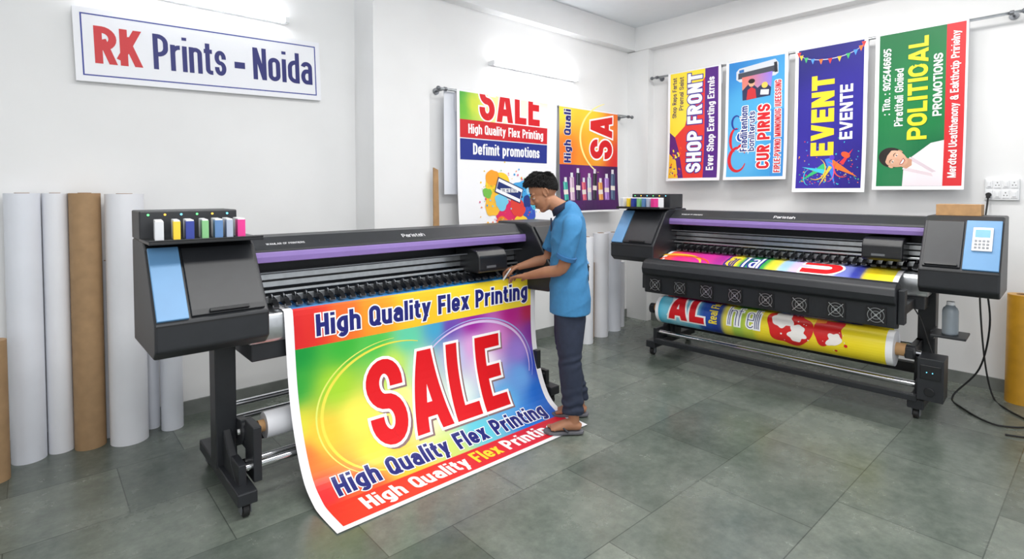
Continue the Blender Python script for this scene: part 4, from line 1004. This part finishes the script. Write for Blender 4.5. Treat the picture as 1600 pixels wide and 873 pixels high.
mCuff=M('blue_rib_cuff',(44,98,146),.85)
g=G(); g.pipe((.026,.184,1.155),(.034,.179,1.128),.0655,.045,n=32); smooth_by_angle(g.obj('sleeve_cuff',mCuff,PR,bevel=.003),40)
g=G(); g.pipe((.088,-.224,1.168),(.096,-.229,1.142),.0655,.045,n=32); smooth_by_angle(g.obj('sleeve_cuff',mCuff,PR,bevel=.003),40)
ax=Vector((.48,0,.877)).normalized(); e1=Vector((0,1,0)); e2=e1.cross(ax).normalized(); ccn=Vector((.044,0,1.450))
sg=1 if e2.x>0 else -1
g=G(); n=48;V=[];F=[]
for j_,(rr,dz) in enumerate(((.061,-.004),(.0625,.018),(.065,.024),(.070,.016),(.080,-.012))):
    for i in range(n):
        a=2*math.pi*i/n; fr=max(0,sg*math.cos(a))
        V.append(ccn+ax*(dz-(.016*fr if j_==4 else 0))+e2*math.cos(a)*rr*.96+e1*math.sin(a)*rr*1.04)
for j_ in range(4):
    for i in range(n): F.append((j_*n+i,j_*n+(i+1)%n,(j_+1)*n+(i+1)%n,(j_+1)*n+i))
g.add(V,F); o=g.obj('collar',mNavy,PR,smooth=True); md=o.modifiers.new('s','SOLIDIFY'); md.thickness=.003
g=G(); g.box(.108,.1175,-.014,.014,1.29,1.38); g.obj('button_placket',mNavy,PR,bevel=.003)
j=G()
j.loft([(-.012,0,.98),(-.012,0,.88),(-.012,0,.80),(-.012,0,.76)],[(.100,.135),(.110,.138),(.112,.140),(.100,.130)],ref=(1,0,0),n=32)
j.loft(LEG[1],LR,ref=(1,0,0),n=24)
j.loft(LEG[-1],LR,ref=(1,0,0),n=24)
def jf(p,nn):
    a=noise.noise(Vector((p.x*8,p.y*8,p.z*5)))*.006
    k=max(0,1-abs(p.z-.20)/.12)*.0055+max(0,1-abs(p.z-.47)/.08)*.004
    return a+k*math.sin(p.z*95+p.x*22+noise.noise(p*9)*4)
voxel(j,.0075,'jeans',mJean,PR,2,jf)
mStrap=M('sandal_strap',(60,60,66),.6)
for fx,ly in feet:
    g=G(); pts=[(-.105,.0),(-.095,.026),(-.06,.036),(0,.036),(.05,.045),(.10,.050),(.14,.040),(.156,.012),(.15,-.02),(.12,-.042),(.07,-.046),(0,-.034),(-.06,-.034),(-.095,-.024)]
    sgn=-1 if ly>0 else 1
    n=len(pts);V=[(fx+x,ly+sgn*y,.009) for x,y in pts]+[(fx+x,ly+sgn*y,.027) for x,y in pts]
    g.add(V,[tuple(range(n)),tuple(range(2*n-1,n-1,-1))]+[(i,(i+1)%n,(i+1)%n+n,i+n) for i in range(n)])
    ff_=g.obj('flip_flop',mFlip,PR,bevel=.004)
    g=G()
    tx=fx+.095
    g.loft([(fx+.0,ly+.043,.028),(fx+.045,ly+.030,.060),(tx-.005,ly+sgn*.012,.054),(tx,ly+sgn*.012,.026),(tx-.005,ly+sgn*.012,.054),(fx+.045,ly-.030,.060),(fx+.0,ly-.043,.028)],[(.006,.004)]*7,ref=(0,0,1),n=10)
    g.obj('strap',mStrap,ff_,smooth=True)
# hair: scalp shell plus short strands
def hmask(d):
    x,y,z=d
    if x>.10: line=min(.56,.14+ (x-.10)*.75)
    elif x>-.20: line=.14+ (x-.10)*1.1
    else: line=-.19-1.05*(-x-.20)
    return (z-line)
SR=Vector((.096,.075,.090))
def hpt(d,ex_): 
    base=Vector((d.x*SR.x,d.y*SR.y,d.z*SR.z)); return base.normalized()*(base.length+ex_)
def hth(d): return .005+.013*max(0,d.z)*max(0,d.x+.5)
bm=bmesh.new(); bmesh.ops.create_icosphere(bm,subdivisions=5,radius=1)
for v in bm.verts:
    d=v.co.normalized(); m=max(0,min(1,hmask(d)/.12+.5))
    v.co=hpt(d,hth(d)*m-.02*(1-m))
for v in bm.verts: v.co=hp(-.012+v.co.x,v.co.y,.03+v.co.z)
me=bpy.data.meshes.new('hair'); bm.to_mesh(me); bm.free()
g=G(); g.V=[tuple(v.co) for v in me.vertices]; g.F=[tuple(p.vertices) for p in me.polygons]; g.I=[0]*len(g.F)
rh=random.Random(5); crown=Vector((-.50,0.08,.86)).normalized(); cnt=0
while cnt<4200:
    d=Vector((rh.gauss(0,1),rh.gauss(0,1),rh.gauss(0,1))).normalized()
    mk=hmask(d)
    if mk<-.01: continue
    cnt+=1
    fl=d-crown*(d.dot(crown)); fl=(fl-d*fl.dot(d)); 
    if fl.length<1e-3: fl=d.orthogonal()
    fl.normalize(); fl=(fl+Vector((rh.uniform(-.5,.5),rh.uniform(-.5,.5),rh.uniform(-.5,.5)))+Vector((.35,.25,0))*max(0,d.z)).normalized()
    fl=(fl-d*fl.dot(d)).normalized()
    topk=max(0,d.z); L=.012+.032*topk*(1 if d.x>-.3 else .75)+rh.uniform(0,.008)
    if mk<.14: L*=.55
    cl_n=.5+noise.noise(d*7)
    lift=.10+.55*topk*max(0.25,d.x)*cl_n*1.4
    p=hpt(d,hth(d)-.001+.005*topk*cl_n); nrm=d
    q0=Vector((-.012,0,.03)); pts=[];dr=(fl+nrm*lift*2.0).normalized()
    for k in range(4):
        pts.append(hp(*(q0+p))); p=p+dr*L/3; dr=(dr-nrm*.40).normalized() if k>0 else dr
    r=rh.uniform(.0014,.0026)
    g.loft(pts,[r,r*.95,r*.7,r*.12],n=4,sub=1)
o=g.obj('hair',mHair,PR,smooth=True)
for sy in(-1,1):
    g=G(); g.ell(hp(.0745,sy*.031,-.0035),(.0112,.0130,.0070),0,rot=HR,nu=16,nv=10); g.ell(hp(.0832,sy*.031,-.0062),(.003,.0050,.0036),1,rot=HR,nu=12,nv=8); g.obj('eye',[mEye,mIris],PR,smooth=True)
    g=G(); g.loft([hp(.074,sy*.017,-.004),hp(.0862,sy*.025,-.0030),hp(.0862,sy*.037,-.0030),hp(.074,sy*.047,-.005)],[.0008,.0016,.0016,.0008],n=8); g.obj('eyelash',mHair,PR,smooth=True)
    g=G(); g.loft([hp(.0825,sy*.013,.0255),hp(.0825,sy*.030,.031),hp(.0715,sy*.048,.028)],[(.002,.0032),(.002,.0040),(.0015,.002)],ref=HR@Vector((1,0,0)),n=10); g.obj('eyebrow',mHair,PR,smooth=True)
g=G(); g.loft([hp(.084,.024,-.060),hp(.0925,.010,-.054),hp(.0935,0,-.053),hp(.0925,-.010,-.054),hp(.084,-.024,-.060)],[(.001,.002),(.0016,.0035),(.0016,.0035),(.0016,.0035),(.001,.002)],ref=HR@Vector((1,0,0)),n=10); g.obj('moustache',mStub,PR,smooth=True)
g=G(); g.loft([hp(.082,.021,-.066),hp(.0925,.009,-.0645),hp(.0935,0,-.0655),hp(.0925,-.009,-.0645),hp(.082,-.021,-.066)],[(.003,.003),(.005,.0060),(.005,.0062),(.005,.0060),(.003,.003)],ref=HR@Vector((1,0,0)),n=12)
g.obj('lips',mLip,PR,smooth=True)
PM=Matrix.Translation((2.65,2.424,0))@Matrix.Rotation(math.radians(138.4),4,'Z')
k0=tr_[0].lerp(tr_[4],.5)
g=G(); g.box(-.006,.006,-.008,.008,-.05,.06,0).add([(-.001,-.006,-.05),(.001,-.006,-.05),(.001,.006,-.05),(-.001,.006,-.05),(0,-.006,-.085),(0,.004,-.072)],[(0,1,4),(2,3,5),(1,2,5,4),(3,0,4,5)],1)
kn=g.obj('utility_knife',[mWht,mSilv],None,bevel=.002); kn.matrix_world=PM@Matrix.Translation(k0+Vector((0,0,.012)))@Matrix.Rotation(math.radians(-35),4,'Y'); top(kn,'small white cutter knife held in the hand above banner','knife')

# ---------------------------------------------------------------- LIGHTS
def area(loc,rot,sx,sy,e,col=(1,1,1)):
    l=bpy.data.lights.new('area','AREA'); l.shape='RECTANGLE'; l.size=sx;l.size_y=sy;l.energy=e;l.color=col
    o=bpy.data.objects.new('fill_light',l); COL.objects.link(o); o.location=loc;o.rotation_euler=[math.radians(a) for a in rot]
    return o
area((1.6,1.3,3.48),(0,0,0),3.2,.5,86,(1,.985,.96))  # added overhead fill light, simulates a tube array with no fitting modelled
area((4.2,1.6,3.48),(0,0,0),.5,2.8,60,(1,.985,.96))  # second added overhead fill, over the wall-side printer
area((.2,-1.6,2.6),(62,0,-25),2.6,1.4,72,(.98,.99,1))  # added fill light behind the camera, tilted into the room
w=bpy.data.worlds.new('world'); S.world=w; w.use_nodes=True
bg=w.node_tree.nodes['Background']; bg.inputs[0].default_value=(.93,.96,1,1); bg.inputs[1].default_value=.80

# ---------------------------------------------------------------- CAMERA
cd=bpy.data.cameras.new('cam'); cam=bpy.data.objects.new('cam',cd); COL.objects.link(cam)
cam.location=(0,0,1.555); cam.rotation_euler=(math.radians(88.1),0,math.radians(-41.6))
cd.sensor_width=36; cd.lens=844/1600*36; cd.shift_y=-.0684; cd.clip_start=.05
S.camera=cam
